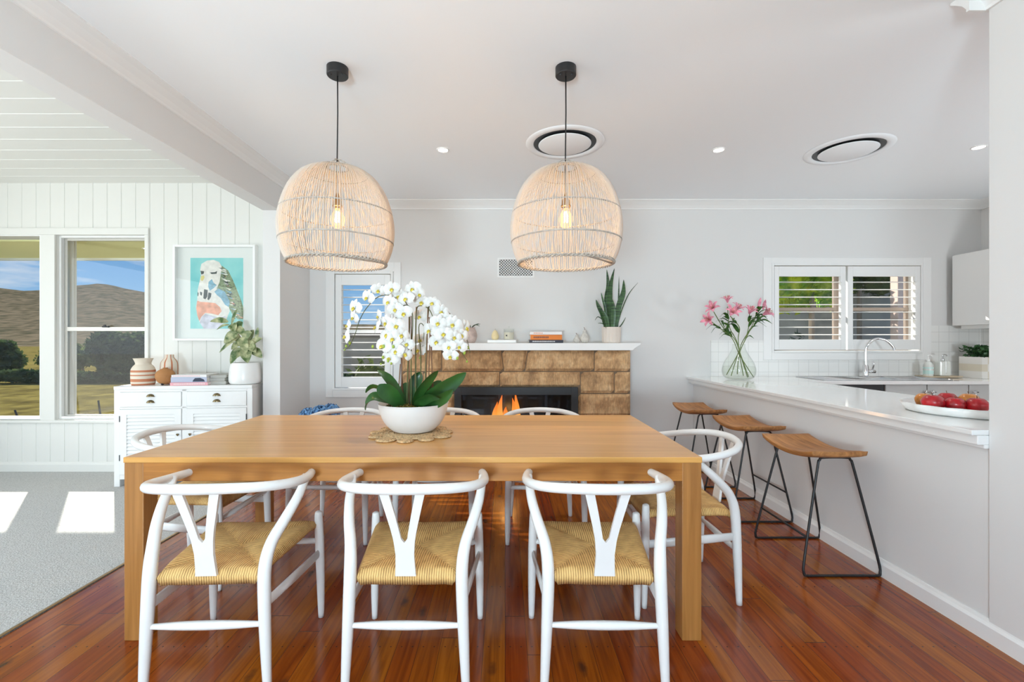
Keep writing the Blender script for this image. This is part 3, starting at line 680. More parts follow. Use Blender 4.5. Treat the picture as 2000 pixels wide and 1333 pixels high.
# ================================================================== WISHBONE CHAIRS
def make_chair(label):
    t = thing('dining_chair', label, 'chair', (0, 0, 0), 0, 'white wishbone chairs around the dining table')
    for s in (-1, 1):
        m = MB(); m.tube(cat([(s*.236, .214, 0, .0125), (s*.235, .212, .12, .0165), (s*.232, .208, .30, .0195), (s*.229, .205, .42, .0185), (s*.228, .204, .468, .0165), (s*.228, .204, .478, .011), (s*.228, .204, .481, .003)], 4), 0, 12); m.build('leg', MAT['chair'], t, smooth=True)
    for s in (-1, 1):
        m = MB(); m.tube(cat([(s*.212, -.240, 0, .0135), (s*.205, -.238, .15, .018), (s*.198, -.234, .32, .0215), (s*.196, -.226, .44, .022), (s*.205, -.198, .515, .0205), (s*.228, -.145, .575, .0195), (s*.247, -.085, .63, .018), (s*.255, -.035, .675, .016), (s*.257, -.012, .705, .0145)], 5), 0, 12); m.build('leg', MAT['chair'], t, smooth=True)
    half = [(.246, .085, .697, .0145), (.258, .035, .697, .0165), (.266, -.03, .700, .0175), (.264, -.10, .708, .0175), (.243, -.175, .719, .0175), (.197, -.238, .730, .0175), (.122, -.282, .739, .018), (0, -.302, .743, .0185)]
    pts = half+[(-a, b, c, d) for a, b, c, d in half[-2::-1]]
    m = MB(); P = cat(pts, 5); P = [(P[0][0]-.004, P[0][1]+.009, P[0][2], .006)]+P+[(P[-1][0]+.004, P[-1][1]+.009, P[-1][2], .006)]
    m.tube(P, 0, 12); m.build('arm_rail', MAT['chair'], t, smooth=True)
    # Y shaped back splat
    zs = [.420, .45, .50, .545, .56, .60, .65, .70, .738]
    outer = [.036, .034, .032, .036, .038, .046, .058, .070, .080]
    inner = [None, None, None, 0, .011, .018, .028, .039, .047]
    def ys_(z): return -.232-.060*((z-.42)/.318)**1.15
    for_ = MB()
    def quadstrip(xa, xb, za, zb, th=.006):
        # xa,xb = (left,right) at za / zb
        vs = []
        for (xl, xr), zz in ((xa, za), (xb, zb)):
            y = ys_(zz)
            vs += [(xl, y-th, zz), (xr, y-th, zz), (xr, y+th, zz), (xl, y+th, zz)]
        for_.add(vs, [(0, 1, 5, 4), (1, 2, 6, 5), (2, 3, 7, 6), (3, 0, 4, 7), (3, 2, 1, 0), (4, 5, 6, 7)])
    for i in range(len(zs)-1):
        if inner[i] is None or inner[i+1] is None:
            quadstrip((-outer[i], outer[i]), (-outer[i+1], outer[i+1]), zs[i], zs[i+1])
        else:
            for s in (-1, 1):
                a = sorted((s*inner[i], s*outer[i])); b = sorted((s*inner[i+1], s*outer[i+1])); quadstrip(a, b, zs[i], zs[i+1])
    for_.build('back_splat', MAT['chair'], t)
    # woven seat: four cord fields meeting on the diagonals
    m = MB(); n = 28
    def hw(v): return .176+(.226-.176)*v
    def top(u, v):
        y = -.228+v*.432; x = u*hw(v)
        xn = abs(u); yn = abs(2*v-1)
        e = max(xn, yn); zz = .432+.012*v-.010*(1-e)+.006*min(1, abs(xn-yn)*5)
        zz -= .022*max(0, (e-.90)/.10)**2
        zz -= .010*(yn**4)*(1-xn**2)*(1 if v > .5 else .3)
        return (x, y, zz)
    vs = [top(2*i/n-1, j/n) for j in range(n+1) for i in range(n+1)]
    k = len(vs); vs += [(x*.985, y*.985, z-.030 if abs(x) < hw((y+.228)/.432)*.94 else z-.012) for x, y, z in vs]
    fs = [(j*(n+1)+i, j*(n+1)+i+1, (j+1)*(n+1)+i+1, (j+1)*(n+1)+i) for j in range(n) for i in range(n)]
    fs += [tuple(q+k for q in f[::-1]) for f in fs[:]]
    def idx(i, j): return j*(n+1)+i
    ring = [idx(i, 0) for i in range(n)]+[idx(n, j) for j in range(n)]+[idx(i, n) for i in range(n, 0, -1)]+[idx(0, j) for j in range(n, 0, -1)]
    for a, b in zip(ring, ring[1:]+ring[:1]): fs.append((b, a, a+k, b+k))
    m.add(vs, fs); m.build('seat', MAT['cord'], t, smooth=True)
    for s in (-1, 1):
        m = MB(); m.tube([(s*.230, .195, .292, .0075), (s*.214, -.02, .302, .0085), (s*.200, -.225, .315, .0075)], 0, 10, sq=2.6)
        o = m.build('side_stretcher', MAT['chair'], t, smooth=True)
    m = MB()
    m.tube(cat([(-.20, -.236, .248, .008), (-.1, -.236, .248, .0135), (0, -.236, .248, .0155), (.1, -.236, .248, .0135), (.20, -.236, .248, .008)], 4), 0, 10); m.build('rear_stretcher', MAT['chair'], t, smooth=True)
    m = MB(); m.tube([(-.23, .206, .345, .012), (0, .206, .345, .016), (.23, .206, .345, .012)], 0, 8, sq=1.0); m.build('front_stretcher', MAT['chair'], t, smooth=True)
    return t
ch = make_chair('white wishbone chair nearest the camera at the left end of the row')
ch.location = (-1.052, 1.823, 0); ch.rotation_euler[2] = R(2.5)
dup(ch, (-.346, 1.823, 0), 0, 'white wishbone chair in the middle of the near row, seen from behind')
dup(ch, (.352, 1.823, 0), R(-1), 'white wishbone chair of the near row beside the right front table leg')
dup(ch, (-1.085, 2.985, 0), PI, 'white wishbone chair across the table in front of the small shuttered window')
dup(ch, (-.435, 2.985, 0), PI, 'white wishbone chair across the table, directly behind the orchid bowl')
dup(ch, (.252, 2.985, 0), PI, 'white wishbone chair across the table in front of the burning fire')
dup(ch, (-1.635, 2.5, 0), R(-90), 'white wishbone chair at the head of the table beside the white sideboard')
dup(ch, (.862, 2.352, 0), R(90), 'white wishbone chair at the table head nearest the bar stools')

# ================================================================== ORCHID AND MAT
MX, MY = -.485, 2.345
t = thing('placemat', 'round natural woven rattan placemat with petal edges under the orchid bowl', 'placemat', (MX, MY, TZ))
m = MB(); m.lathe([(.001, .008), (.15, .008), (.155, .004), (.15, .0005), (.001, .0005)], n=36, cap=False)
for k in range(5):
    m.tube([((.03+.028*k)*math.cos(2*PI*i/40), (.03+.028*k)*math.sin(2*PI*i/40), .008) for i in range(40)], .003, 5, closed=True)
m.build('centre', MAT['straw'], t, smooth=True)
rg = random.Random(3)
m = MB()
for k in range(11):
    a = 2*PI*k/11+.2; r = rg.uniform(.036, .052); cx, cy = .178*math.cos(a), .178*math.sin(a)
    m.lathe([(.001, .008), (r-.004, .008), (r, .004), (r-.004, .0005), (.001, .0005)], cx, cy, 18, cap=False)
    for q in (.35, .62, .88): m.tube([(cx+r*q*math.cos(2*PI*i/20), cy+r*q*math.sin(2*PI*i/20), .008) for i in range(20)], .0026, 4, closed=True)
m.build('woven_petals', MAT['straw'], t, smooth=True)

OX, OY, OZ = -.478, 2.385, TZ+.0115
t = thing('orchid', 'white moth orchid arrangement in a white bowl on the dining table', 'potted orchid', (OX, OY, OZ))
OR = t
m = MB(); m.lathe(cat([(.001, 0), (.085, .0), (.115, .012), (.150, .05), (.172, .10), (.180, .142)], 4)+[(.183, .146), (.178, .146), (.170, .12), (.15, .09), (.001, .09)], n=48, cap=False)
m.build('bowl', MAT['bowl'], t, smooth=True)
m = MB(); rg = random.Random(8)
m.lathe([(.001, .128), (.06, .130), (.12, .124), (.170, .112)], n=30, cap=False)
for k in range(260):
    a = rg.uniform(0, 2*PI); r = .142*math.sqrt(rg.random()); p = Vector((r*math.cos(a), r*math.sin(a), .122+rg.uniform(0, .012)))
    m.tube([p, p+Vector((rg.uniform(-.02, .02), rg.uniform(-.02, .02), rg.uniform(0, .015))), p+Vector((rg.uniform(-.03, .03), rg.uniform(-.03, .03), 0))], .0018, 4)
m.build('moss', MAT['moss'], t, smooth=True)
def L_(px, py, dy=0):
    """photo pixel to local coordinates of the orchid at depth OY+dy"""
    p = W(px, py, OY+dy); return Vector((p.x-OX, dy, p.z-OZ))
def big_leaf(pts, wid, side, mt=MAT['orchleaf'], name='leaf', parent=None, thick=.003, fold=.25, prof=None):
    prof = prof or [.35, .75, .97, 1.0, .9, .6, .08]
    P = cat([tuple(p) for p in pts], 6); k = len(P); wd_ = []
    for i in range(k):
        u = i/(k-1)*(len(prof)-1); j = min(int(u), len(prof)-2); wd_.append(wid*(prof[j]+(prof[j+1]-prof[j])*(u-j)))
    m = MB(); m.blade(P, wd_, side, fold, thick)
    return m.build(name, mt, parent, smooth=True)
LV = [([(778, 793, 0), (752, 768, -.03), (728, 758, -.05), (714, 768, -.06)], .032, (0, 1, -.5)),
      ([(780, 795, -.03), (755, 782, -.08), (732, 778, -.12), (718, 788, -.14), (713, 802, -.15)], .034, (0, .8, .5)),
      ([(790, 793, -.02), (773, 763, -.03), (755, 738, -.02), (737, 724, 0)], .030, (.6, .8, .3)),
      ([(785, 795, -.05), (765, 775, -.10), (748, 762, -.13), (740, 752, -.14)], .042, (.4, .3, .9)),
      ([(803, 795, .0), (805, 765, .03), (815, 740, .05), (822, 728, .05)], .034, (1, .1, 0)),
      ([(808, 795, -.05), (818, 768, -.08), (838, 742, -.08), (856, 725, -.06)], .034, (.5, .8, -.3)),
      ([(815, 795, -.02), (845, 775, -.02), (880, 752, 0), (910, 729, .03)], .043, (.4, .2, -.9)),
      ([(820, 797, -.06), (840, 790, -.10), (865, 778, -.13), (884, 762, -.14)], .034, (.3, .4, -.8)),
      ([(798, 795, .06), (790, 768, .09), (793, 748, .11)], .030, (1, 0, 0)),
      ([(812, 796, -.08), (822, 786, -.12), (842, 776, -.15), (858, 780, -.17)], .028, (.2, .6, -.8)),
      ([(818, 795, .04), (842, 765, .08), (862, 745, .12)], .034, (.7, .3, -.5))]
for pts, wd_, sd in LV: big_leaf([L_(*p) for p in pts], wd_, sd, parent=t)
# stakes
for (x0, y0, x1, y1, d0, d1_) in [(776, 790, 782, 712, 0, 0), (784, 788, 785, 700, .02, .02), (799, 790, 799, 618, 0, 0), (803, 790, 803, 615, .01, .01), (810, 790, 813, 600, .04, .03), (831, 780, 836, 595, .03, .02), (836, 780, 840, 640, .05, .03), (845, 780, 842, 640, .06, .05), (848, 785, 838, 620, .02, .0), (788, 790, 784, 700, .04, .04)]:
    m = MB(); a = L_(x0, y0, d0); a.z = .12; m.tube([a, L_(x1, y1, d1_)], .0028, 6); m.build('stake', MAT['stake'], t, smooth=True)
# arching flower stems
STEMS = [[(795, 790, 0), (797, 700, 0), (800, 620, 0), (790, 588, -.01), (765, 578, -.03), (740, 580, -.04), (718, 600, -.05), (703, 625, -.06), (693, 655, -.07), (683, 676, -.08), (673, 685, -.08)],
         [(803, 790, 0), (803, 700, 0), (806, 625, 0), (800, 600, -.02), (785, 600, -.06), (772, 625, -.10), (768, 660, -.12), (762, 690, -.13), (752, 706, -.14), (744, 712, -.14)],
         [(812, 790, .02), (812, 680, .02), (813, 610, .02), (822, 598, 0), (838, 605, -.03), (848, 625, -.05), (862, 640, -.07), (880, 660, -.08), (902, 690, -.09), (914, 708, -.09)],
         [(830, 785, .04), (832, 700, .04), (838, 600, .03), (850, 598, .02), (875, 610, 0), (897, 640, -.02), (912, 665, -.03), (918, 690, -.04)],
         [(820, 785, .05), (822, 700, .05), (818, 640, .06), (826, 635, .07), (828, 655, .08), (824, 690, .09)]]
for st in STEMS:
    m = MB(); P = cat([tuple(L_(*p)) for p in st], 5); m.tube(P, [.0032-.0018*i/len(P) for i in range(len(P))], 6); m.build('stem', MAT['stem'], t, smooth=True)
# flowers
def petal(m, ang, ln, wd_, cup=.15, base=.004):
    d = Vector((math.cos(ang), 0, math.sin(ang))); s = Vector((-math.sin(ang), 0, math.cos(ang)))
    pr = [.25, .75, 1.0, .95, .7, .1]; k = len(pr); vs = []
    for i, q in enumerate(pr):
        u = i/(k-1)
        for j in (-1, -.5, 0, .5, 1):
            p = d*(base+ln*u)+s*(wd_*q*j)
            y = -.010*math.sin(u*PI)*(1 if cup > 0 else -1)+.006*abs(j)*q+.004*u*u*3*cup
            vs.append((p.x, y, p.z))
    m.add(vs, [(i*5+j, i*5+j+1, (i+1)*5+j+1, (i+1)*5+j) for i in range(k-1) for j in range(4)])
m = MB()
for a in (90, 215, 325): petal(m, R(a), .037, .013)
m2v = []
for a in (8, 172): petal(m, R(a), .042, .026, .3)
m.ball((0, -.005, 0), .005, 8)
FL = m.build('flower', MAT['petal'], t, smooth=True)
m = MB(); m.ball((0, -.012, -.004), .006, 8, (1, 1.2, 1)); m.ball((.006, -.012, -.008), .005, 6); m.ball((-.006, -.012, -.008), .005, 6)
m.blade([(0, -.010, -.006), (0, -.018, -.014), (0, -.014, -.022)], [.004, .006, .001], (1, 0, 0))
LIP = m.build('lip', MAT['yellow'], FL, smooth=True)
fl_px = [(694, 601, -.08, 40), (719, 581, -.06, 15), (739, 567, -.05, 0), (765, 565, -.06, 0), (793, 585, -.08, 5), (771, 604, -.10, 10), (788, 612, -.10, -10), (773, 637, -.14, 0), (769, 662, -.15, 10), (749, 676, -.14, 30), (741, 618, -.09, 60), (737, 640, -.10, 55), (794, 673, -.13, -15), (774, 685, -.15, 10), (817, 575, -.04, -10), (824, 590, -.02, -20), (681, 637, -.09, 50), (678, 658, -.10, 55), (692, 620, -.08, 40), (856, 631, -.09, -10), (885, 633, -.08, -15), (866, 653, -.11, 0), (887, 659, -.11, -20), (877, 678, -.12, 0), (898, 677, -.11, -15), (880, 695, -.12, 5), (862, 609, -.03, -20), (845, 593, -.02, -10), (908, 640, -.04, -50), (821, 618, .06, 0), (822, 665, .09, 0), (779, 578, -.04, 0), (760, 590, -.08, 20), (806, 565, -.03, 10), (755, 630, -.12, 30), (757, 655, -.13, 25), (783, 655, -.14, -20), (840, 645, -.07, 20), (853, 668, -.08, 15), (790, 692, -.14, -30), (818, 685, .09, 10), (900, 655, -.07, -30), (871, 625, -.06, 0), (762, 700, -.14, 20)]
rg = random.Random(5)
for i, (px, py, dy, yaw) in enumerate(fl_px):
    f = FL if i == 0 else FL.copy(); g_ = LIP
    if i: COL.objects.link(f); f.parent = t; g_ = LIP.copy(); COL.objects.link(g_); g_.parent = f
    f.location = L_(px, py, dy); f.rotation_euler = (R(rg.uniform(-18, 12)), R(rg.uniform(-25, 25)), R(-yaw+rg.uniform(-12, 12))); q = rg.uniform(.88, 1.08); f.scale = (q, q, q)
for (px, py, dy, rr) in [(749, 678, -.15, .009), (768, 678, -.16, .008), (748, 699, -.16, .008), (758, 706, -.16, .007), (744, 712, -.15, .005), (683, 671, -.09, .008), (676, 677, -.09, .007), (673, 684, -.08, .005), (728, 678, -.12, .008), (907, 690, -.10, .009), (893, 700, -.12, .009), (914, 680, -.06, .008), (912, 707, -.09, .006), (764, 711, -.16, .006), (820, 700, .09, .006)]:
    p = L_(px, py, dy); m = MB(); m.ball(p, rr, 10, (.85, .85, 1.15)); m.build('bud', MAT['greenbud'], t, smooth=True)

# ================================================================== FIREPLACE
FY = 4.45
fp = thing('fireplace', 'sandstone block fireplace with white mantel shelf and black firebox', 'fireplace', (.11, FY, 0))
def fx(x): return x-.11
m = MB()
def block(poly_x0t, poly_x1t, x0b, x1b, z0, z1, d=.012, seed=0):
    """rough-faced block; top and bottom x limits may differ"""
    nx = max(4, int((poly_x1t-poly_x0t)/.03)); nz = 7; g = .002
    vs = []
    for j in range(nz+1):
        v = j/nz; z = z0+g+(z1-z0-2*g)*v; a = x0b+(poly_x0t-x0b)*v+g; b = x1b+(poly_x1t-x1b)*v-g
        for i in range(nx+1):
            u = i/nx; x = a+(b-a)*u; edge = min(u*(b-a), (1-u)*(b-a), v*(z1-z0), (1-v)*(z1-z0))
            h = .006-.020*min(1, edge/.015)-.012*noise.noise(Vector((x*9, z*9, seed)))-.006*noise.noise(Vector((x*30, z*30, seed+5)))
            vs.append((fx(x), h if edge > 1e-6 else .012, z))
    fs = [(j*(nx+1)+i, j*(nx+1)+i+1, (j+1)*(nx+1)+i+1, (j+1)*(nx+1)+i) for j in range(nz) for i in range(nx)]
    m.add(vs, fs)
SX0, SX1 = -1.006, 1.231; BX0, BX1 = -.49, .711
zt = [1.15, .94, .7245, .50, .27, 0]
block(SX0+.40, SX0, SX0, SX0+.40, zt[1], zt[0]) if False else None
c1 = [(SX0, SX0), (-.62, -.62), (-.035, -.01), (.225, .195), (.876, .876), (SX1, SX1)]
for i, ((a, b), (c, d)) in enumerate(zip(c1, c1[1:])): block(a, c, b, d, zt[1], zt[0], seed=i)
c2 = [SX0, -.80, -.05, 1.071, SX1]
for i, (a, b) in enumerate(zip(c2, c2[1:])):
    block(a, b, a, b, .79 if (a > -.5 and b < .8) else zt[2], zt[1], seed=10+i) if not (a < -.5 < b or a < .711 < b or (a > -.5 and b < .8)) else None
block(-.80, -.05, -.80, -.05, .79, zt[1], seed=20); block(-.05, .74, -.05, .74, .79, zt[1], seed=21); block(.74, 1.071, .74, 1.071, zt[2], zt[1], seed=22)
block(-.80, -.495, -.80, -.495, zt[2], .79, seed=24)
for i, (zb, zt_) in enumerate([(zt[3], zt[2]), (zt[4], zt[3]), (zt[5], zt[4])]):
    for k, (a, b) in enumerate([(SX0, BX0), (BX1, SX1)]): block(a, b, a, b, zb, zt_, seed=30+i*3+k)
block(BX0, BX1, BX0, BX1, 0, .24, seed=50)
# core behind the faces (mortar) and rough side
m.cur = 1
m.box(fx(SX0)+.006, fx(BX0), .010, .278, 0, 1.15); m.box(fx(BX1), fx(SX1)-.004, .010, .278, 0, 1.15); m.box(fx(BX0), fx(BX1), .010, .278, .79, 1.15); m.box(fx(BX0), fx(BX1), .010, .278, 0, .24)
m.build('stone_surround', [MAT['stone'], mat('dark_mortar', (.16, .11, .07), .95)], fp)
m = MB(); X0m, X1m = SX0-.085, SX1+.082
m.prism([(fx(X0m), 1.22), (fx(X1m), 1.22), (fx(X1m), 1.204), (fx(X1m)-.02, 1.195), (fx(X1m)-.06, 1.168), (fx(X1m)-.075, 1.15), (fx(X0m)+.075, 1.15), (fx(X0m)+.06, 1.168), (fx(X0m)+.02, 1.195), (fx(X0m), 1.204)], -.055, .278, 'xz'); m.build('mantel_shelf', MAT['trim'], fp, bevel=.002)
fb = MB(); frame(fb, fx(BX0), fx(BX1), .24, .79, -.035, .03, .066, .075, .06); fbo = fb.build('firebox_frame', MAT['blackm'], fp, bevel=.002)
m = MB(); a, b = fx(BX0)+.06, fx(BX1)-.06
m.box(a, b, .25, .26, .28, .735); m.box(a-.006, a, .03, .26, .28, .735); m.box(b, b+.006, .03, .26, .28, .735); m.box(a, b, .03, .26, .27, .29); m.box(a, b, .03, .26, .72, .73)
m.box(b-.22, b-.21, .16, .25, .29, .72); m.build('firebox', MAT['soot'], fp)
m = MB(); m.box(a, b, .018, .022, .29, .72); m.build('fire_screen', MAT['darkglass'], fbo)
m = MB(); m.box(a+.05, b-.3, .08, .20, .29, .33); m.build('burner_tray', MAT['blackm'], fp, bevel=.004)
rg = random.Random(9)
for (px, h, r) in [(968, .30, .035), (978, .37, .032), (990, .25, .045), (1003, .34, .036), (1010, .40, .028), (984, .2, .05)]:
    x = fx((px-986)*4.58/888.9); m = MB(); ph = rg.uniform(0, 6)
    pth = [(x+.018*math.sin(u*5+ph)*u, .13+.012*math.cos(u*4+ph)*u, .33+h*u, r*(math.sin(PI*min(1, u*.75+.25))**.9 if u < .95 else .02)) for u in [i/12 for i in range(13)]]
    m.tube(pth, 0, 10); m.build('flame', MAT['flame'], fp, smooth=True)
lamp('fire_glow', 'POINT', (.03, 4.57, .5), 4, (1, .5, .15), shadow_soft_size=.08)

# ---- mantel ornaments (shelf top at z=1.22)
SZ = 1.221; SYc = 4.56
def sx_(px): return (px-986)*SYc/888.9
t = thing('snake_plant', 'tall snake plant in a fluted beige pot on the mantel shelf', 'potted plant', (sx_(1194), SYc, SZ))
m = MB(); m.lathe([(.001, 0), (.085, 0), (.094, .01), (.097, .15), (.097, .158), (.090, .158), (.088, .12), (.001, .12)], n=96, cap=False, fn=lambda a, z: 1-.035*abs(math.sin(a*7))**.5*(1 if z > .005 else .5)); m.build('plant_pot', MAT['potbeige'], t, auto=True)
def S_(px, py, dy=0): p = W(px, py, SYc+dy); return Vector((p.x-sx_(1194), dy, p.z-SZ))
for pts, w_, sd in [([(1192, 645, 0), (1190, 600, 0), (1192, 560, .01), (1200, 525, 0)], .030, (1, .3, 0)), ([(1188, 645, .02), (1185, 590, .03), (1188, 560, .02), (1185, 527, .02)], .026, (1, -.2, 0)), ([(1200, 645, -.02), (1208, 600, -.02), (1217, 572, -.02), (1218, 547, -.01)], .030, (1, .1, 0)), ([(1204, 645, .02), (1213, 610, .02), (1228, 575, .0), (1246, 553, -.02)], .006, (1, .2, .3)), ([(1206, 645, .03), (1208, 590, .04), (1209, 540, .04)], .008, (1, 0, 0)), ([(1184, 645, -.03), (1176, 615, -.04), (1168, 598, -.05), (1164, 586, -.05)], .022, (1, .1, .3)), ([(1186, 645, .0), (1182, 605, 0), (1177, 585, 0), (1174, 572, 0)], .012, (1, 0, .3)), ([(1184, 645, -.04), (1178, 628, -.07), (1168, 620, -.08), (1162, 626, -.09)], .012, (.4, 1, .3)), ([(1186, 645, -.05), (1178, 634, -.08), (1168, 632, -.1)], .011, (.4, 1, .3)), ([(1205, 645, -.03), (1214, 634, -.04), (1222, 621, -.05)], .012, (.6, .8, -.3)), ([(1196, 645, -.05), (1198, 610, -.06), (1196, 585, -.05)], .024, (1, 0, 0)), ([(1202, 645, .0), (1206, 615, .01), (1209, 580, .02)], .022, (1, 0, 0)), ([(1188, 645, -.05), (1184, 622, -.07), (1176, 606, -.07)], .02, (1, 0, 0))]:
    big_leaf([S_(*p) for p in pts], w_, sd, MAT['snake'], parent=t, prof=[.7, .9, 1, 1, .8, .45, .03])
# pears
def pear(px, py_top, r, h, label):
    t = thing('ornamental_pear', label, 'ornament', (sx_(px), SYc-.02, SZ), .4, 'stone pears on the mantel')
    m = MB(); m.lathe(cat([(.001, 0), (r*.6, .002), (r, h*.28), (r*.85, h*.5), (r*.45, h*.72), (r*.36, h*.9), (.001, h*.97)], 5), n=28, cap=False); m.build('body', MAT['pear'], t, smooth=True)
    m = MB(); m.tube(cat([(0, 0, h*.93), (.002, 0, h*1.05), (-.008, 0, h*1.15)], 4), .0028, 6); m.build('stalk', MAT['stake'], t, smooth=True)
pear(1141, 640, .045, .135, 'taller pale stone pear ornament, right of the pair on the mantel'); pear(1125.5, 652, .032, .085, 'smaller pale stone pear ornament, left of the pair on the mantel')
# books on the mantel
def book(name, loc, w_, d, h, mcover, label, rz=0, group=None, spine=None):
    t = thing(name, label, 'book', loc, rz, group)
    m = MB(); m.box(-w_/2, w_/2, -d/2, d/2, 0, .003); m.box(-w_/2, w_/2, -d/2, d/2, h-.003, h); m.box(-w_/2, w_/2, -d/2, -d/2+.003, .003, h-.003); m.build('cover', mcover, t, bevel=.0008)
    m = MB(); m.box(-w_/2+.003, w_/2-.003, -d/2+.003, d/2-.003, .003, h-.003); m.build('pages', MAT['paper'], t)
    if spine:
        m = MB(); rg_ = random.Random(int(w_*1000)); x = -w_/2+w_*spine[1]
        while x < -w_/2+w_*spine[2]:
            q = rg_.uniform(.004, .010); m.box(x, x+q*.7, -d/2-.0006, -d/2, h*.32, h*.68); x += q+.002
        m.build('spine_lettering', spine[0], t)
    return t
bk = 'books stacked on the mantel'
book('book', (sx_(1065), SYc, SZ), .335, .2, .030, MAT['darkbook'], 'black book at the bottom of the mantel stack', 0, bk, (MAT['whitebook'], .1, .75))
book('book', (sx_(1065), SYc, SZ+.0305), .31, .19, .050, MAT['orange'], 'orange book in the middle of the mantel stack', .02, bk, (MAT['darkbook'], .1, .55))
book('book', (sx_(1065), SYc, SZ+.081), .315, .2, .030, MAT['whitebook'], 'white book on top of the mantel stack', -.02, bk, (MAT['orange'], .12, .4))
# tray and candles
t = tag(MB().box(-.143, .143, -.07, .07, 0, .03).build('marble_slab', MAT['ceramic'], bevel=.004), 'low white slab under the two candles on the mantel', 'tray'); t.location = (sx_(980), SYc, SZ)
t = thing('candle', 'yellow egg-shaped candle on the low white slab', 'candle', (sx_(967), SYc, SZ+.0305))
m = MB(); m.lathe(cat([(.001, 0), (.025, .001), (.037, .025), (.035, .05), (.02, .085), (.001, .1)], 5), n=24, cap=False); m.build('wax', MAT['candle'], t, smooth=True)
m = MB(); m.tube([(0, 0, .098), (.001, 0, .112)], .0012, 5); m.build('wick', MAT['blackm'], t)
t = thing('jar_candle', 'cream candle in a clear glass jar on the white slab', 'candle', (sx_(994), SYc, SZ+.0305))
m = MB(); m.lathe([(.001, 0), (.049, 0), (.052, .004), (.052, .105), (.049, .105), (.049, .006), (.001, .006)], n=32, cap=False); m.build('glass_jar', MAT['vaseglass'], t, smooth=True)
m = MB(); m.lathe([(.001, .0065), (.048, .0065), (.048, .075), (.001, .075)], n=32, cap=False); m.build('wax', MAT['wax'], t, auto=True)
m = MB(); m.lathe([(.001, .1055), (.053, .1055), (.053, .113), (.008, .116), (.008, .125), (.012, .135), (.001, .138)], n=28, cap=False); m.build('lid', MAT['vaseglass'], t, smooth=True)
m = MB(); m.box(-.030, -.018, -.0535, -.0515, .035, .05); m.build('label', MAT['blackm'], t)
# little vase with leaves behind the orchid
t = thing('small_plant', 'small succulent in a pinkish round vase at the mantel left of the candles', 'potted plant', (sx_(919), SYc, SZ))
m = MB(); m.lathe(cat([(.001, 0), (.04, .001), (.066, .06), (.06, .11), (.045, .145), (.05, .155)], 5)+[(.04, .15), (.001, .13)], n=28, cap=False); m.build('plant_pot', MAT['concrete'], t, smooth=True)
rg = random.Random(2)
for k in range(12):
    a = rg.uniform(0, 2*PI); l = rg.uniform(.05, .10); big_leaf([(0, 0, .14), (l*.5*math.cos(a), l*.5*math.sin(a), .18), (l*math.cos(a), l*math.sin(a), .175+rg.uniform(-.01, .03))], .012, (-math.sin(a), math.cos(a), 0), MAT['succ'], parent=t)
# wall vent
t = thing('wall_vent', 'white pierced wall vent high above the mantel', 'air vent', (xw(1007.5), YB, zw(524)))
hw_, hh_ = (xw(1041)-xw(974))/2, (zw(507)-zw(541))/2
m = MB(); m.box(-hw_, hw_, -.004, 0, -hh_, hh_); m.build('backing', MAT['blackm'], t)
m = MB(); frame(m, -hw_-.012, hw_+.012, -hh_-.012, hh_+.012, -.012, 0, .016)
nx = 13; nz = 8; dx = 2*hw_/nx
for i in range(nx+nz+2):
    for s in (-1, 1):
        # crossing diagonal bars clipped to the opening
        x0 = -hw_-2*hh_+i*dx
        a = [x0, -hh_]; b = [x0+2*hh_, hh_]
        if a[0] < -hw_+.004: a = [-hw_+.004, -hh_+(-hw_+.004-x0)]
        if b[0] > hw_-.004: b = [hw_-.004, -hh_+(hw_-.004-x0)]
        if a[0] >= b[0] or a[1] >= b[1]: continue
        m.tube([(s*a[0], -.008, a[1]), (s*b[0], -.008, b[1])], .0035, 4)
m.build('grille', MAT['trim'], t)

# ================================================================== BREAKFAST BAR AND KITCHEN
KZ = .872; KF = 4.16; BI = 2.78
def ex(y): return barx(y)-.075
bt = MB(); bt.prism([(ex(1.885), 1.8785), (BI, 1.8785), (BI, KF), (BI, YB-.001), (ex(YB-.001), YB-.001)], KZ-.022, KZ)
o = bt.build('benchtop', MAT['quartz'], bevel=.003); tag(o, 'long white stone breakfast bar top with overhang toward the stools', 'benchtop')
m = MB(); m.prism([(barx(1.89)-.052, 1.8775), (barx(1.89)-.0005, 1.8775), (barx(YB)-.0005, YB-.001), (barx(YB)-.052, YB-.001)], KZ-.062, KZ-.0225); m.prism([(barx(1.89)-.024, 1.8775), (barx(1.89)-.0005, 1.8775), (barx(YB)-.0005, YB-.001), (barx(YB)-.024, YB-.001)], KZ-.078, KZ-.062); struct(m.build('trim_8', MAT['trim'], bevel=.003))
m = MB(); m.box(2.17, BI-.03, 1.92, KF+.02, .1, KZ-.023); m.box(2.17, BI-.07, 1.92, KF+.02, 0, .1); tag(m.build('peninsula_cabinet', MAT['cabinet'], bevel=.003), 'white cabinet carcass under the breakfast bar on the kitchen side', 'cabinet')
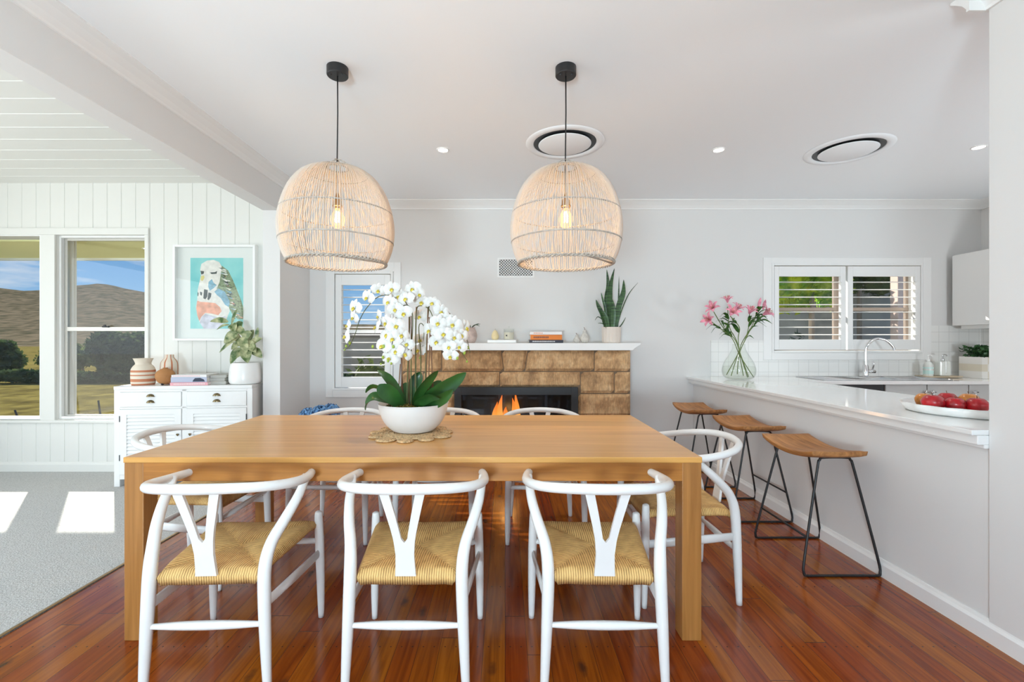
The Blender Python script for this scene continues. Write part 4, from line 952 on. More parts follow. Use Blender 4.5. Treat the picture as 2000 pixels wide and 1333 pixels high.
# worktop with sink cut-out
SKX0, SKX1, SKY0, SKY1 = 2.98, 4.18, 4.25, 4.66
m = MB(); m.box(BI+.001, SKX0+.02, KF, YB-.001, KZ-.03, KZ); m.box(SKX1-.02, XR-.001, KF, YB-.001, KZ-.03, KZ); m.box(SKX0+.02, SKX1-.02, KF, SKY0+.02, KZ-.03, KZ); m.box(SKX0+.02, SKX1-.02, SKY1-.02, YB-.001, KZ-.03, KZ)
tag(m.build('worktop', MAT['quartz']), 'white stone kitchen worktop under the shuttered kitchen window', 'worktop')
t = thing('sink', 'stainless steel double-bowl sink with drainer in the kitchen worktop', 'sink', ((SKX0+SKX1)/2, (SKY0+SKY1)/2, KZ))
hx, hy = (SKX1-SKX0)/2, (SKY1-SKY0)/2
def bowl(m, x0, x1, y0, y1, dep, z=.004):
    i = .02
    vs = [(x0, y0, z), (x1, y0, z), (x1, y1, z), (x0, y1, z), (x0+i, y0+i, z-dep), (x1-i, y0+i, z-dep), (x1-i, y1-i, z-dep), (x0+i, y1-i, z-dep)]
    m.add(vs, [(0, 1, 5, 4), (1, 2, 6, 5), (2, 3, 7, 6), (3, 0, 4, 7), (4, 5, 6, 7)])
m = MB(); b1, b2, b3, b4 = -.1, .23, .27, .57
m.box(-hx, b1, -hy, hy, .0005, .004); m.box(b2, b3, -hy, hy, .0005, .004); m.box(b4, hx, -hy, hy, .0005, .004); m.box(b1, b4, -hy, -hy+.03, .0005, .004); m.box(b1, b4, hy-.06, hy, .0005, .004)
m.tube([(-hx, -hy, .005), (hx, -hy, .005), (hx, hy, .005), (-hx, hy, .005)], .004, 6, closed=True)
m.build('rim', MAT['steel'], t)
m = MB(); bowl(m, b1, b2, -hy+.03, hy-.06, .15); m.build('basin', MAT['steel'], t)
m = MB(); bowl(m, b3, b4, -hy+.03, hy-.06, .13); m.build('basin', MAT['steel'], t)
m = MB()
for k in range(9): m.tube([(-hx+.06, -hy+.05+k*.04, .0045), (b1-.04, -hy+.05+k*.04, .0045)], .003, 5)
m.build('drainer_ribs', MAT['steel'], t, smooth=True)
# faucet
fx0 = (1691-986)*4.62/888.9
t = thing('faucet', 'tall chrome gooseneck kitchen faucet behind the sink', 'faucet', (fx0, 4.62, KZ+.0045))
m = MB(); m.lathe([(.001, 0), (.03, 0), (.03, .006), (.024, .01), (.024, .11), (.018, .12), (.001, .12)], n=24, cap=False)
m.build('body', MAT['chrome'], t, auto=True)
m = MB(); m.tube(cat([(0, 0, .1), (0, 0, .26), (.02, -.01, .335), (.09, -.02, .385), (.17, -.04, .37), (.225, -.055, .31), (.238, -.06, .27)], 6), .012, 12); m.build('spout', MAT['chrome'], t, smooth=True)
m = MB(); m.tube([(.02, 0, .055), (.085, -.01, .055)], .018, 12); m.tube([(.06, -.005, .06), (.075, -.01, .13), (.065, -.012, .16)], [.008, .008, .004], 8); m.build('lever', MAT['chrome'], t, smooth=True)
# tiles
m = MB(); m.box(xw(1388), KW[0]-.0851, YB-.008, YB-.0005, KZ+.0005, 1.245); m.box(KW[1]+.0901, XR-.0085, YB-.008, YB-.0005, KZ+.0005, 1.40); m.box(KW[0]-.085, KW[1]+.09, YB-.008, YB-.0005, KZ+.0005, KW[2]-.076); m.box(XR-.008, XR-.0005, 2.2, YB-.001, KZ+.0005, 1.40)
struct(m.build('wall_tiles', MAT['tile']))
# base cabinets along the back wall
t = thing('dishwasher', 'dark-topped built-in dishwasher left of the grey kitchen doors', 'dishwasher', (3.20, KF+.03, 0))
m = MB(); m.box(-.295, .295, .02, .54, .0, KZ-.19); m.build('body', MAT['blackm'], t)
m = MB(); m.box(-.295, .295, 0, .02, .1, KZ-.13); m.build('door', MAT['steel'], t, bevel=.002)
m = MB(); m.box(-.295, .295, .004, .02, KZ-.125, KZ-.035); m.build('control_panel', MAT['black'], t, bevel=.002)
dn = 0
for k, (a, b, hs) in enumerate([(3.505, 3.885, 1), (3.89, 4.27, -1), (4.275, 4.90, -1)]):
    t = thing('base_cabinet', ['pale grey kitchen base cabinet next to the dishwasher', 'pale grey middle kitchen base cabinet behind the apples', 'pale grey kitchen base cabinet in the right corner'][k], 'cabinet', ((a+b)/2, KF+.03, 0), 0, 'grey base cabinets under the sink')
    w_ = (b-a)/2
    m = MB(); m.box(-w_, w_, .02, .53, .1, KZ-.19); m.box(-w_, w_, .07, .53, 0, .1); m.build('carcass', MAT['greycab'], t)
    m = MB(); m.box(-w_+.002, w_-.002, 0, .0195, .105, KZ-.035); d_ = m.build('door', MAT['greycab'], t, bevel=.002)
    m = MB(); hx_ = hs*(w_-.03); m.tube([(hx_, 0, .745), (hx_, -.03, .745)], .006, 8); m.tube([(hx_, -.03, .70), (hx_, -.03, .79)], .006, 8); m.tube([(hx_-.025, -.03, .77), (hx_+.025, -.03, .77)], .005, 8); m.build('handle', MAT['steel'], d_, smooth=True)
# wall cupboard on the right kitchen wall
t = thing('wall_cupboard', 'white kitchen wall cupboard right of the shuttered window', 'cupboard', (4.58, 3.7, 1.397))
m = MB(); m.box(.02, .36, -.9, .98, 0.0, .716); m.box(.06, .36, -.9, .93, -.035, 0); m.build('carcass', MAT['cabinet'], t, bevel=.002)
m = MB(); m.box(0, .0195, .035, .95, 0, .716); m.build('door', MAT['cabinet'], t, bevel=.003)
m = MB(); m.box(0, .0195, -.9, .03, 0, .716); m.build('door', MAT['cabinet'], t, bevel=.003)
# soap things on a tray
ty = 4.58
def kx(px, y=ty): return (px-986)*y/888.9
m = MB(); m.lathe([(.001, 0), (.19, 0), (.20, .006), (.2, .012), (.185, .010), (.001, .008)], n=40, cap=False, fn=lambda a, z: 1/(abs(math.cos(a))**4+abs(math.sin(a)*2.2)**4)**.25)
tag(m.build('soap_tray', MAT['board2'], auto=True, loc=(kx(1832, 4.60), 4.595, KZ+.005)), 'low timber tray holding the soap bottles beside the sink', 'tray')
def pump(t, z, mt):
    m = MB(); m.lathe([(.001, z), (.016, z), (.016, z+.022), (.006, z+.026), (.006, z+.05), (.001, z+.05)], n=16, cap=False); m.tube(cat([(0, 0, z+.05), (.002, 0, z+.062), (.03, 0, z+.064), (.042, 0, z+.05)], 4), .006, 8); m.build('pump', mt, t, smooth=True)
t = thing('soap_bottle', 'clear pump bottle of mint-coloured soap, left on the soap tray', 'soap bottle', (kx(1813), ty, KZ+.016), 0, 'pump bottles on the soap tray')
m = MB(); m.lathe(cat([(.001, 0), (.036, 0), (.040, .01), (.040, .10), (.030, .13), (.015, .145)], 3), n=24, cap=False); m.build('bottle', MAT['soap'], t, smooth=True)
m = MB(); m.lathe([(.0408, .02), (.0408, .09)], n=24, cap=False); m.build('label', MAT['mint'], t, smooth=True)
pump(t, .145, MAT['ceramic'])
t = thing('soap_bottle', 'square clear glass pump bottle with chrome pump, right on the soap tray', 'soap bottle', (kx(1841), ty, KZ+.016), 0, 'pump bottles on the soap tray')
m = MB(); m.box(-.055, .055, -.035, .035, 0, .15); m.build('bottle', MAT['soap'], t, bevel=.012)
m = MB(); m.tube([(0, -.037, .02), (0, -.037, .15)], .003, 6); m.build('dip_tube', MAT['steel'], t)
pump(t, .15, MAT['chrome'])
# patterned pot
t = thing('kitchen_plant', 'dark green plant in a chequered white pot at the right end of the worktop', 'potted plant', (kx(1917, 4.52), 4.52, KZ+.001))
m = MB(); w_ = .112
for j in range(3):
    for i in range(4):
        m.cur = (i+j) % 2; a = -w_+2*w_*i/4; z = .07*j
        m.box(a, a+w_/2, -w_, w_, z, z+.07)
m.build('plant_pot', [MAT['check'], MAT['checkb']], t)
rg = random.Random(12)
m = MB()
for k in range(320):
    p = Vector((rg.uniform(-.11, .11), rg.uniform(-.11, .11), .205+rg.uniform(0, .10))); d = Vector((rg.uniform(-1, 1), rg.uniform(-1, 1), rg.uniform(-.2, 1))).normalized()*.035
    m.blade([p, p+d*.5, p+d], [.006, .015, .002], Vector((rg.uniform(-1, 1), rg.uniform(-1, 1), .2)), .3)
m.build('foliage', MAT['succ'], t, smooth=True)

# lilies in a glass vase on the bar
VX, VY = (1443-986)*4.34/888.9, 4.34
t = thing('lily_vase', 'pink lilies in a clear pear-shaped glass vase on the bar end', 'vase of flowers', (VX, VY, KZ+.001))
m = MB(); m.lathe(cat([(.001, .004), (.09, .003), (.135, .03), (.148, .09), (.13, .16), (.09, .23), (.06, .29), (.055, .335)], 5), n=40, cap=False); m.lathe(cat([(.052, .335), (.057, .29), (.087, .23), (.127, .16), (.145, .09), (.132, .032), (.09, .008), (.001, .008)], 5), n=40, cap=False); m.tube([(.0535*math.cos(2*PI*i/36), .0535*math.sin(2*PI*i/36), .335) for i in range(36)], .002, 6, closed=True)
m.build('vase', MAT['vaseglass'], t, smooth=True)
m = MB(); m.lathe(cat([(.001, .009), (.088, .009), (.13, .034), (.143, .09), (.135, .125)], 4)+[(.001, .125)], n=36, cap=False); m.build('water', glass_mat('vase_water', (.965, .975, .955)), t, smooth=True)
def V_(px, py, dy=0): p = W(px, py, VY+dy); return Vector((p.x-VX, dy, p.z-KZ-.001))
stems = [[(1472, 738, 0), (1445, 695, 0), (1432, 665, 0), (1412, 640, -.02), (1393, 608, -.03)], [(1460, 738, .02), (1445, 690, .02), (1438, 665, .01), (1425, 640, .0), (1421, 600, .0)], [(1452, 735, -.02), (1444, 690, -.01), (1442, 660, 0), (1444, 640, -.03), (1426, 618, -.04)], [(1419, 733, 0), (1440, 695, 0), (1455, 665, 0), (1462, 640, 0), (1464, 612, -.02)], [(1428, 735, -.02), (1442, 690, -.01), (1452, 665, .02), (1470, 640, .03), (1490, 618, .02)], [(1462, 737, -.02), (1446, 692, -.02), (1434, 662, -.03), (1410, 645, -.06), (1388, 628, -.07)], [(1440, 732, .03), (1444, 692, .02), (1458, 660, .0), (1472, 630, .0), (1482, 596, .0)]]
for s_ in stems:
    m = MB(); P = [V_(*p) for p in s_]; m.tube(cat([tuple(p) for p in P], 5), .004, 7); m.build('stem', MAT['lilystem'], t, smooth=True)
rg = random.Random(21)
for s_ in stems:
    for q in range(5):
        i = rg.choice([2, 3, 3]); a = V_(*s_[i]); b = V_(*s_[min(i+1, 4)]); p = a.lerp(b, rg.random()*.7)
        an = rg.uniform(0, 2*PI); sg = 1 if p.x > 0 else -1; ln = rg.uniform(.09, .17)
        d = Vector((sg*abs(math.cos(an))*.9+rg.uniform(-.3, .3), math.sin(an)*.5, rg.uniform(-.2, .7))).normalized()
        big_leaf([p, p+d*ln*.5+Vector((0, 0, .02)), p+d*ln+Vector((0, 0, -.025))], rg.uniform(.011, .018), d.cross(Vector((0, rg.uniform(.3, 1), 1))).normalized(), MAT['lilyleaf'], parent=t, prof=[.3, .9, 1, .8, .5, .2, .02], thick=.001)
def lily(p, d, s=1, parent=t, bud=False):
    d = d.normalized(); a = d.orthogonal().normalized(); b = d.cross(a); m = MB()
    if bud:
        m.tube(cat([tuple(p)+(.005,), tuple(p+d*.035)+(.014,), tuple(p+d*.07)+(.013,), tuple(p+d*.10)+(.002,)], 4), 0, 8); m.build('bud', MAT['lilypink'], parent, smooth=True); return
    for k in range(6):
        an = 2*PI*k/6; r = a*math.cos(an)+b*math.sin(an); sd = a*-math.sin(an)+b*math.cos(an); q = .85 if k % 2 else 1
        m.blade([p+r*.004, p+d*.035*s+r*.014*s, p+d*.06*s+r*.035*s*q, p+d*.068*s+r*.06*s*q, p+d*.058*s+r*.082*s*q], [.004*s, .012*s, .017*s*q, .012*s, .001], sd, .3)
    m.cur = 1
    for k in range(5):
        an = 2*PI*k/5; r = a*math.cos(an)+b*math.sin(an); e_ = p+d*.075*s+r*.018*s; m.tube([p+d*.02, e_], .0012, 4); m.ball(e_, .004, 6)
    m.build('flower', [MAT['lilypink'], MAT['tan']], parent, smooth=True)
for (px, py, dy, d, s_) in [(1394, 606, -.03, (-.6, -.6, .5), 1.0), (1421, 592, 0, (-.2, -.3, 1), .85), (1426, 616, -.05, (.1, -.8, .6), 1.1), (1389, 626, -.07, (-.8, -.5, .1), 1.0), (1463, 614, -.02, (.1, -.5, .8), 1.0), (1490, 616, .02, (.6, -.6, .5), 1.1), (1437, 607, -.02, (.3, -.5, .7), .9)]:
    lily(V_(px, py, dy), Vector(d), s_)
lily(V_(1481, 602, 0), Vector((.25, 0, 1)), bud=True); lily(V_(1490, 605, .03), Vector((.35, .1, 1)), bud=True)

# apples in scalloped dish
DX, DY = 2.365, 2.32
dz = KZ+.001
m = MB(); m.lathe([(.001, 0), (.235, 0), (.25, .006), (.258, .026), (.264, .043), (.258, .045), (.251, .026), (.243, .012), (.001, .006)], n=96, cap=False, fn=lambda a, z: 1+.03*math.cos(a*14)*(z > .02))
tag(m.build('fruit_dish', MAT['ceramic'], smooth=True, loc=(DX, DY, dz)), 'white scalloped serving dish of apples on the bar top', 'dish')
def apple(px, py, Y, mt, label, r=.043):
    p = W(px, py, Y); t = thing('apple', label, 'apple', (p.x, p.y, max(p.z-r*.95, dz+.008)), random.uniform(0, 6), 'apples in the white dish')
    m = MB(); m.lathe(cat([(.001, r*.18), (r*.3, r*.02), (r*.7, r*.22), (r, r*.95), (r*.92, r*1.4), (r*.55, r*1.78), (r*.2, r*1.72), (.001, r*1.55)], 5), n=28, cap=False, fn=lambda a, z: 1+.02*math.cos(a*5)); m.build('flesh', mt, t, smooth=True)
    m = MB(); m.tube([(0, 0, r*1.55), (.002, 0, r*1.85), (.006, 0, r*2.1)], .0016, 5); m.build('stalk', MAT['stake'], t)
apple(1822, 789, 2.30, MAT['red'], 'large deep red apple at the left front of the white dish', .047)
apple(1866, 793, 2.26, MAT['red'], 'red apple in the middle of the front row in the dish', .042)
apple(1908, 795, 2.22, MAT['red'], 'red apple at the right front of the white dish', .044)
apple(1806, 783, 2.41, MAT['orangeapple'], 'yellow-orange apple at the far left end of the dish', .042)
apple(1850, 782, 2.40, MAT['red'], 'red apple behind the front row near the dish middle', .042)
apple(1893, 784, 2.34, MAT['orangeapple'], 'red and yellow apple behind the front row at the right', .042)

# ================================================================== BAR STOOLS
def make_stool(label, loc):
    t = thing('bar_stool', label, 'bar stool', loc, 0, 'bar stools along the breakfast bar')
    # seat: saddle, long side along y
    nx, ny = 10, 20; vs = []
    def P(u, v, top):
        x = u*.150; y = v*.238
        z = .632+.036*abs(v)**2.0-.004*(1-u*u); th = .036
        e = max(abs(u), abs(v)); rr = 1
        if not top: z -= th; x *= .97; y *= .985
        c = 1 if e < .85 else 1-((e-.85)/.15)**2*.22
        z = z-(1-c)*.03 if top else z+(1-c)*.02
        if abs(u) > .8 and abs(v) > .85: x *= .985; y *= .99
        return (x-.012, y, z)
    for top in (1, 0):
        for j in range(ny+1):
            for i in range(nx+1): vs.append(P(2*i/nx-1, 2*j/ny-1, top))
    k = (nx+1)*(ny+1); fs = [(j*(nx+1)+i, j*(nx+1)+i+1, (j+1)*(nx+1)+i+1, (j+1)*(nx+1)+i) for j in range(ny) for i in range(nx)]
    fs += [tuple(q+k for q in f[::-1]) for f in fs[:]]
    idx = lambda i, j: j*(nx+1)+i
    ring = [idx(i, 0) for i in range(nx)]+[idx(nx, j) for j in range(ny)]+[idx(i, ny) for i in range(nx, 0, -1)]+[idx(0, j) for j in range(ny, 0, -1)]
    for a, b in zip(ring, ring[1:]+ring[:1]): fs.append((b, a, a+k, b+k))
    m = MB(); m.add(vs, fs); m.build('seat', MAT['stool'], t, smooth=True, bevel=.004)
    for s in (-1, 1):
        yb, yt = s*.232, s*.178; zt_ = .618
        def pt(x, z): return (x, yb+(yt-yb)*z/zt_, z)
        q = [pt(-.185, .007), pt(-.1, .007), pt(.1, .007), pt(.185, .007), pt(.2, .022), pt(.192, .10), pt(.1, .545), pt(.083, .6), pt(.06, .613), pt(-.06, .613), pt(-.083, .6), pt(-.1, .545), pt(-.192, .10), pt(-.2, .022)]
        m = MB(); m.tube(cat(q, 4, closed=True), .0065, 8, closed=True); m.tube([(-.05, yt, .609), (-.05, yt*.93, .636)], .006, 6) ; m.tube([(.05, yt, .609), (.05, yt*.93, .636)], .006, 6); m.build('leg_frame', MAT['black'], t, smooth=True)
    m = MB(); m.tube([(-.171, -.216, .20), (-.171, .216, .20)], .006, 8); m.build('footrest', MAT['black'], t, smooth=True)
    return t
st = make_stool('nearest bar stool at the breakfast bar, wooden saddle seat on black wire legs', (1.772, 2.622, 0))
dup(st, (1.760, 3.335, 0), PI, 'middle bar stool with wooden seat between the nearest and the farthest stools')
dup(st, (1.745, 4.075, 0), 0, 'farthest bar stool with wooden seat, closest to the back wall')

# ================================================================== SIDEBOARD
SBW, SBD, SBH = 1.105, .29, .851; ang = R(7.0)
sb = thing('sideboard', 'white sideboard with louvred doors and brass cup handles under the bird picture', 'sideboard', (-3.307, 3.845, .004), ang)
m = MB(); m.box(0, SBW, 0, SBD, SBH-.028, SBH); m.box(0, .045, .006, SBD, 0, SBH-.028); m.box(SBW-.045, SBW, .006, SBD, 0, SBH-.028); m.box(.045, SBW-.045, .014, SBD, .1, SBH-.03)
m.box(.045, SBW-.045, .006, .02, SBH-.05, SBH-.028); m.box(.045, SBW-.045, .006, .02, SBH-.195, SBH-.178); m.box(SBW/2-.02, SBW/2+.02, .006, .02, .09, SBH-.03); m.box(.045, SBW-.045, .006, .02, .06, .1)
m.build('carcass', MAT['cabinet'], sb, bevel=.003)
def cup(m, x, z):
    n = 10; vs = []
    for j in range(5):
        ph = PI/2*j/4
        for i in range(n+1):
            a = PI*i/n; r = .031*math.cos(ph) if j else .031
            vs.append((x+.031*math.cos(a)*math.cos(ph*.9), -.022*math.sin(ph)-.001, z+.024*math.sin(a)*math.cos(ph*.8)))
    m.add(vs, [(j*(n+1)+i, j*(n+1)+i+1, (j+1)*(n+1)+i+1, (j+1)*(n+1)+i) for j in range(4) for i in range(n)])
for s in (0, 1):
    a = .048 if s == 0 else SBW/2+.023; b = SBW/2-.023 if s == 0 else SBW-.048
    m = MB(); m.box(a, b, 0, .016, SBH-.176, SBH-.052); d_ = m.build('drawer', MAT['cabinet'], sb, bevel=.002)
    for zz in (SBH-.09, SBH-.142):
        m = MB(); cup(m, (a+b)/2, zz); m.tube([((a+b)/2-.034, -.002, zz), ((a+b)/2+.034, -.002, zz)], .002, 5); m.build('handle', MAT['brass'], d_, smooth=True)
    m = MB(); z0, z1 = .103, SBH-.198; frame(m, a, b, z0, z1, 0, .016, .052, .045, .06); m.box(a+.05, b-.05, .012, .016, z0+.05, z1-.04)
    nn = 15
    for k in range(nn):
        zz = z0+.068+(z1-z0-.125)*k/(nn-1); m.prism([(.001, zz-.013), (.004, zz-.015), (.013, zz+.009), (.010, zz+.011)], a+.052, b-.052, 'yz')
    d_ = m.build('door', MAT['cabinet'], sb)
    m = MB(); hxk = b-.026 if s == 0 else a+.026; m.ball((hxk-.005, -.006, .435), .007, 8); m.ball((hxk+.005, -.006, .435), .007, 8); m.ball((hxk, -.006, .427), .007, 8); m.build('knob', MAT['brass'], d_, smooth=True)
    m = MB(); hx_ = a-.003 if s == 0 else b-.002
    m.box(hx_, hx_+.005, -.004, .004, .55, .60); m.box(hx_, hx_+.005, -.004, .004, .22, .27); m.build('hinge', MAT['blackm'], d_)
ZS = SBH+.005
def sbp(u, v): return Vector((-3.307+u*math.cos(ang)-v*math.sin(ang), 3.845+u*math.sin(ang)+v*math.cos(ang), ZS))
def onsb(px, v):
    # place along the top so it appears at that column, v = depth from the front
    best = min((abs(986+sbp(u/500, v).x*888.9/sbp(u/500, v).y-px), u/500) for u in range(0, 560)); return sbp(best[1], v)
# striped vase
p = onsb(280, .15)
t = thing('striped_vase', 'cream vase with horizontal terracotta stripes at the left of the sideboard', 'vase', p)
m = MB(); prof = cat([(.082, 0), (.088, .02), (.09, .08), (.088, .13), (.075, .16), (.058, .18), (.060, .20), (.074, .232)], 5)
bands = [(0, .014), (.034, .053), (.075, .09), (.11, .126)]
for (a, b) in zip(prof, prof[1:]):
    z_ = (a[1]+b[1])/2; m.cur = 1 if any(q0 <= z_ <= q1 for q0, q1 in bands) else 0; m.lathe([a, b], n=32, cap=False)
m.cur = 0; m.lathe([(.001, .001), (.082, 0)], n=32, cap=False); m.lathe([(.074, .232), (.066, .225), (.05, .18), (.001, .16)], n=32, cap=False)
m.build('body', [MAT['cream'], MAT['terracotta']], t, smooth=True)
p = onsb(331, .217)
t = thing('striped_vase', 'tall cream vase with vertical brown stripes behind the round clay pot', 'vase', p)
m = MB(); prof = cat([(.05, 0), (.066, .02), (.070, .10), (.068, .18), (.055, .21), (.036, .235), (.034, .262)], 4); n = 32
for i, (a, b) in enumerate(zip(prof, prof[1:])):
    for j in range(n):
        m.cur = 1 if j % 4 == 0 else 0
        q = lambda r, z, k: (r*math.cos(2*PI*k/n), r*math.sin(2*PI*k/n), z)
        m.add([q(*a, j), q(*a, j+1), q(*b, j+1), q(*b, j)], [(0, 1, 2, 3)])
m.cur = 0; m.lathe([(.001, .001), (.05, 0)], n=32, cap=False); m.lathe([(.034, .262), (.028, .255), (.001, .2)], n=32, cap=False)
m.build('body', [MAT['cream'], MAT['terracotta']], t, smooth=True)
p = onsb(323, .072)
t = thing('clay_pot', 'small round tan clay pot on three feet on the sideboard', 'vase', p)
m = MB(); m.lathe(cat([(.02, .008), (.055, .03), (.074, .075), (.062, .118), (.028, .142), (.018, .144), (.02, .152)], 5)+[(.013, .15), (.001, .12)], n=32, cap=False); m.lathe([(.001, .009), (.02, .008)], n=32, cap=False); m.build('body', MAT['tan'], t, smooth=True)
m = MB()
for k in range(3): m.ball((.035*math.cos(k*2.1+.5), .035*math.sin(k*2.1+.5), .011), .0105, 8)
m.build('feet', MAT['blackm'], t, smooth=True)
# books on the sideboard
g = 'books lying on the sideboard'
p = onsb(382, .12)
book('book', p, .30, .22, .026, MAT['pink'], 'pink book at the bottom of the sideboard stack', ang+.03, g, (MAT['whitebook'], .1, .9))
b2 = book('book', p+Vector((0, 0, .0265)), .29, .21, .044, MAT['blue'], 'thick blue book with a dark printed figure on its spine', ang, g)
m = MB(); m.prism([(.03, .006), (.13, .006), (.12, .025), (.09, .038), (.05, .036), (.035, .02)], -.1062, -.1055, 'xz'); m.build('spine_figure', MAT['navy'], b2)
book('book', p+Vector((0, 0, .071)), .285, .2, .02, MAT['whitebook'], 'white book with pink spine lettering on top of the sideboard stack', ang-.02, g, (MAT['pink'], .05, .8))
p = onsb(434, .17)
book('book', p, .125, .2, .03, MAT['grey'], 'grey book lying at the bottom beside the white plant pot', ang+.1, g)
book('book', p+Vector((0, 0, .0305)), .12, .2, .026, MAT['grey'], 'grey book in the middle of the small stack by the plant pot', ang+.05, g)
book('book', p+Vector((0, 0, .057)), .122, .2, .025, MAT['grey'], 'grey book on top of the small stack by the plant pot', ang+.12, g)
# rubber plant
p = onsb(480, .145)
t = thing('rubber_plant', 'variegated rubber plant in a white pot at the right end of the sideboard', 'potted plant', p)
PX, PY = p.x, p.y
m = MB(); m.lathe(cat([(.001, 0), (.10, .0), (.128, .012), (.135, .05), (.13, .12), (.12, .175), (.116, .19)], 5)+[(.110, .19), (.112, .16), (.001, .16)], n=40, cap=False); m.build('plant_pot', MAT['ceramic'], t, smooth=True)
def Q_(px, py, dy=0): q = W(px, py, PY+dy); return Vector((q.x-PX, dy, q.z-ZS))
for s_ in [[(480, 705, 0), (474, 670, 0), (464, 650, -.01), (453, 635, -.02)], [(482, 705, 0), (490, 680, -.02), (505, 665, -.03)], [(478, 705, 0), (465, 690, -.04), (455, 670, -.05)]]:
    m = MB(); m.tube(cat([tuple(Q_(*q)) for q in s_], 5), .003, 6); m.build('stem', MAT['stake'], t, smooth=True)
for a, b, w_ in [((446, 630, -.02), (410, 629, -.04), .028), ((448, 635, -.02), (423, 645, -.05), .012), ((452, 635, -.02), (464, 603, 0), .014), ((452, 634, -.03), (458, 650, -.06), .04), ((460, 640, -.02), (480, 660, -.04), .035), ((464, 650, -.03), (438, 672, -.06), .045), ((465, 660, -.03), (428, 690, -.05), .02), ((470, 660, -.04), (482, 690, -.09), .045), ((475, 665, -.04), (492, 650, -.05), .04), ((480, 670, -.04), (500, 690, -.08), .045), ((470, 680, -.05), (450, 712, -.10), .04), ((478, 680, -.05), (484, 710, -.11), .055), ((488, 675, -.03), (512, 662, -.04), .03), ((500, 668, -.02), (504, 640, -.01), .018), ((492, 685, -.03), (512, 700, -.05), .04), ((470, 672, -.04), (452, 684, -.09), .03), ((462, 645, 0), (474, 630, .02), .035), ((468, 668, .02), (450, 655, .04), .035), ((482, 672, .03), (496, 645, .04), .035), ((474, 690, -.06), (462, 700, -.1), .03), ((486, 690, -.04), (500, 675, -.1), .035)]:
    A = Q_(*a); B = Q_(*b); mid = (A+B)/2+Vector((0, 0, .015)); d = (B-A).normalized(); sd = d.cross(Vector((.2, -1, .35))).normalized()
    big_leaf([A, mid, B], w_*.95, sd, MAT['varieg'], parent=t, prof=[.1, .7, 1, 1, .8, .45, .03], thick=.001)

# picture
AX0, AX1, AZ0, AZ1 = -3.115, -2.342, 1.243, 2.145; AD = .055
t = thing('framed_picture', 'white box-framed painting of a coral and white budgerigar on turquoise', 'picture', ((AX0+AX1)/2, YL, (AZ0+AZ1)/2))
hw_, hh_ = (AX1-AX0)/2, (AZ1-AZ0)/2
m = MB(); frame(m, -hw_, hw_, -hh_, hh_, -AD, -.0005, .022); m.build('frame', MAT['trim'], t, bevel=.003)
m = MB(); m.box(-hw_+.02, hw_-.02, -.012, -.001, -hh_+.02, hh_-.02); m.build('mount', mat('picture_mount', (.78, .78, .75), .8), t)
ax0, ax1, az0, az1 = [(373.6-986)*YL/888.9, (476.5-986)*YL/888.9, EYE-(643-667)*YL/888.9, EYE-(505-667)*YL/888.9]
cx_, cz_ = (AX0+AX1)/2, (AZ0+AZ1)/2
def teal():
    m_, n, l, b = newmat('turquoise_wash'); tt = n.new('ShaderNodeTexCoord'); z = n.new('ShaderNodeTexNoise'); z.inputs['Scale'].default_value = 3; z.inputs['Detail'].default_value = 6; l.new(tt.outputs['Object'], z.inputs[0])
    r = n.new('ShaderNodeValToRGB'); l.new(z.outputs[0], r.inputs[0]); r.color_ramp.elements[0].position = .3; r.color_ramp.elements[1].position = .7; r.color_ramp.elements[0].color = (.12, .50, .52, 1); r.color_ramp.elements[1].color = (.36, .72, .68, 1)
    l.new(r.outputs[0], b.inputs['Base Color']); b.inputs['Roughness'].default_value = .6; return m_
pm = [teal(), mat('art_white', (.78, .74, .68), .6, var=.12, vscale=25), mat('art_coral', (.82, .36, .24), .6, var=.25, vscale=18), mat('art_dark', (.05, .065, .06), .6, var=.5, vscale=60), mat('art_green', (.20, .26, .14), .6, var=.6, vscale=70), mat('art_blue', (.20, .38, .48), .6, var=.3, vscale=30), mat('art_yellow', (.70, .60, .22), .6), mat('art_lilac', (.62, .60, .68), .6, var=.25, vscale=22)]
m = MB()
def AP(u, v): return (ax0+(ax1-ax0)*u-cx_, az1-(az1-az0)*v-cz_)     # u right, v down, 0..1
def shape(pts, mi, lay):
    m.cur = mi; P = [AP((x-215)/650, (y-225)/870) for x, y in pts]; y0 = -.0125-.0003*lay
    m.add([(a, y0, b) for a, b in P], [tuple(range(len(P)))])
shape([(215, 225), (865, 225), (865, 1095), (215, 1095)], 0, 0)
shape([(600, 320), (680, 380), (740, 500), (790, 620), (840, 750), (865, 830), (865, 980), (800, 980), (740, 930), (700, 860), (650, 760), (560, 640), (500, 620), (560, 540), (590, 420)], 4, 1)
shape([(350, 300), (420, 258), (500, 250), (570, 275), (600, 330), (590, 420), (575, 520), (540, 600), (600, 700), (680, 780), (700, 880), (660, 980), (560, 1095), (380, 1095), (330, 1020), (300, 930), (285, 830), (300, 740), (305, 620), (330, 510), (345, 440), (335, 370)], 1, 2)
shape([(300, 750), (340, 765), (420, 770), (520, 780), (580, 830), (600, 880), (560, 930), (480, 910), (400, 900), (350, 950), (325, 1000), (300, 930), (287, 840)], 2, 3)
shape([(350, 950), (400, 910), (470, 930), (560, 960), (650, 940), (620, 1030), (560, 1095), (380, 1095), (330, 1020)], 7, 3)
shape([(560, 600), (640, 640), (700, 760), (690, 830), (640, 800), (590, 720), (540, 680), (510, 640)], 5, 3)
shape([(440, 520), (480, 485), (500, 530), (540, 560), (500, 600), (455, 630), (435, 580)], 5, 4)
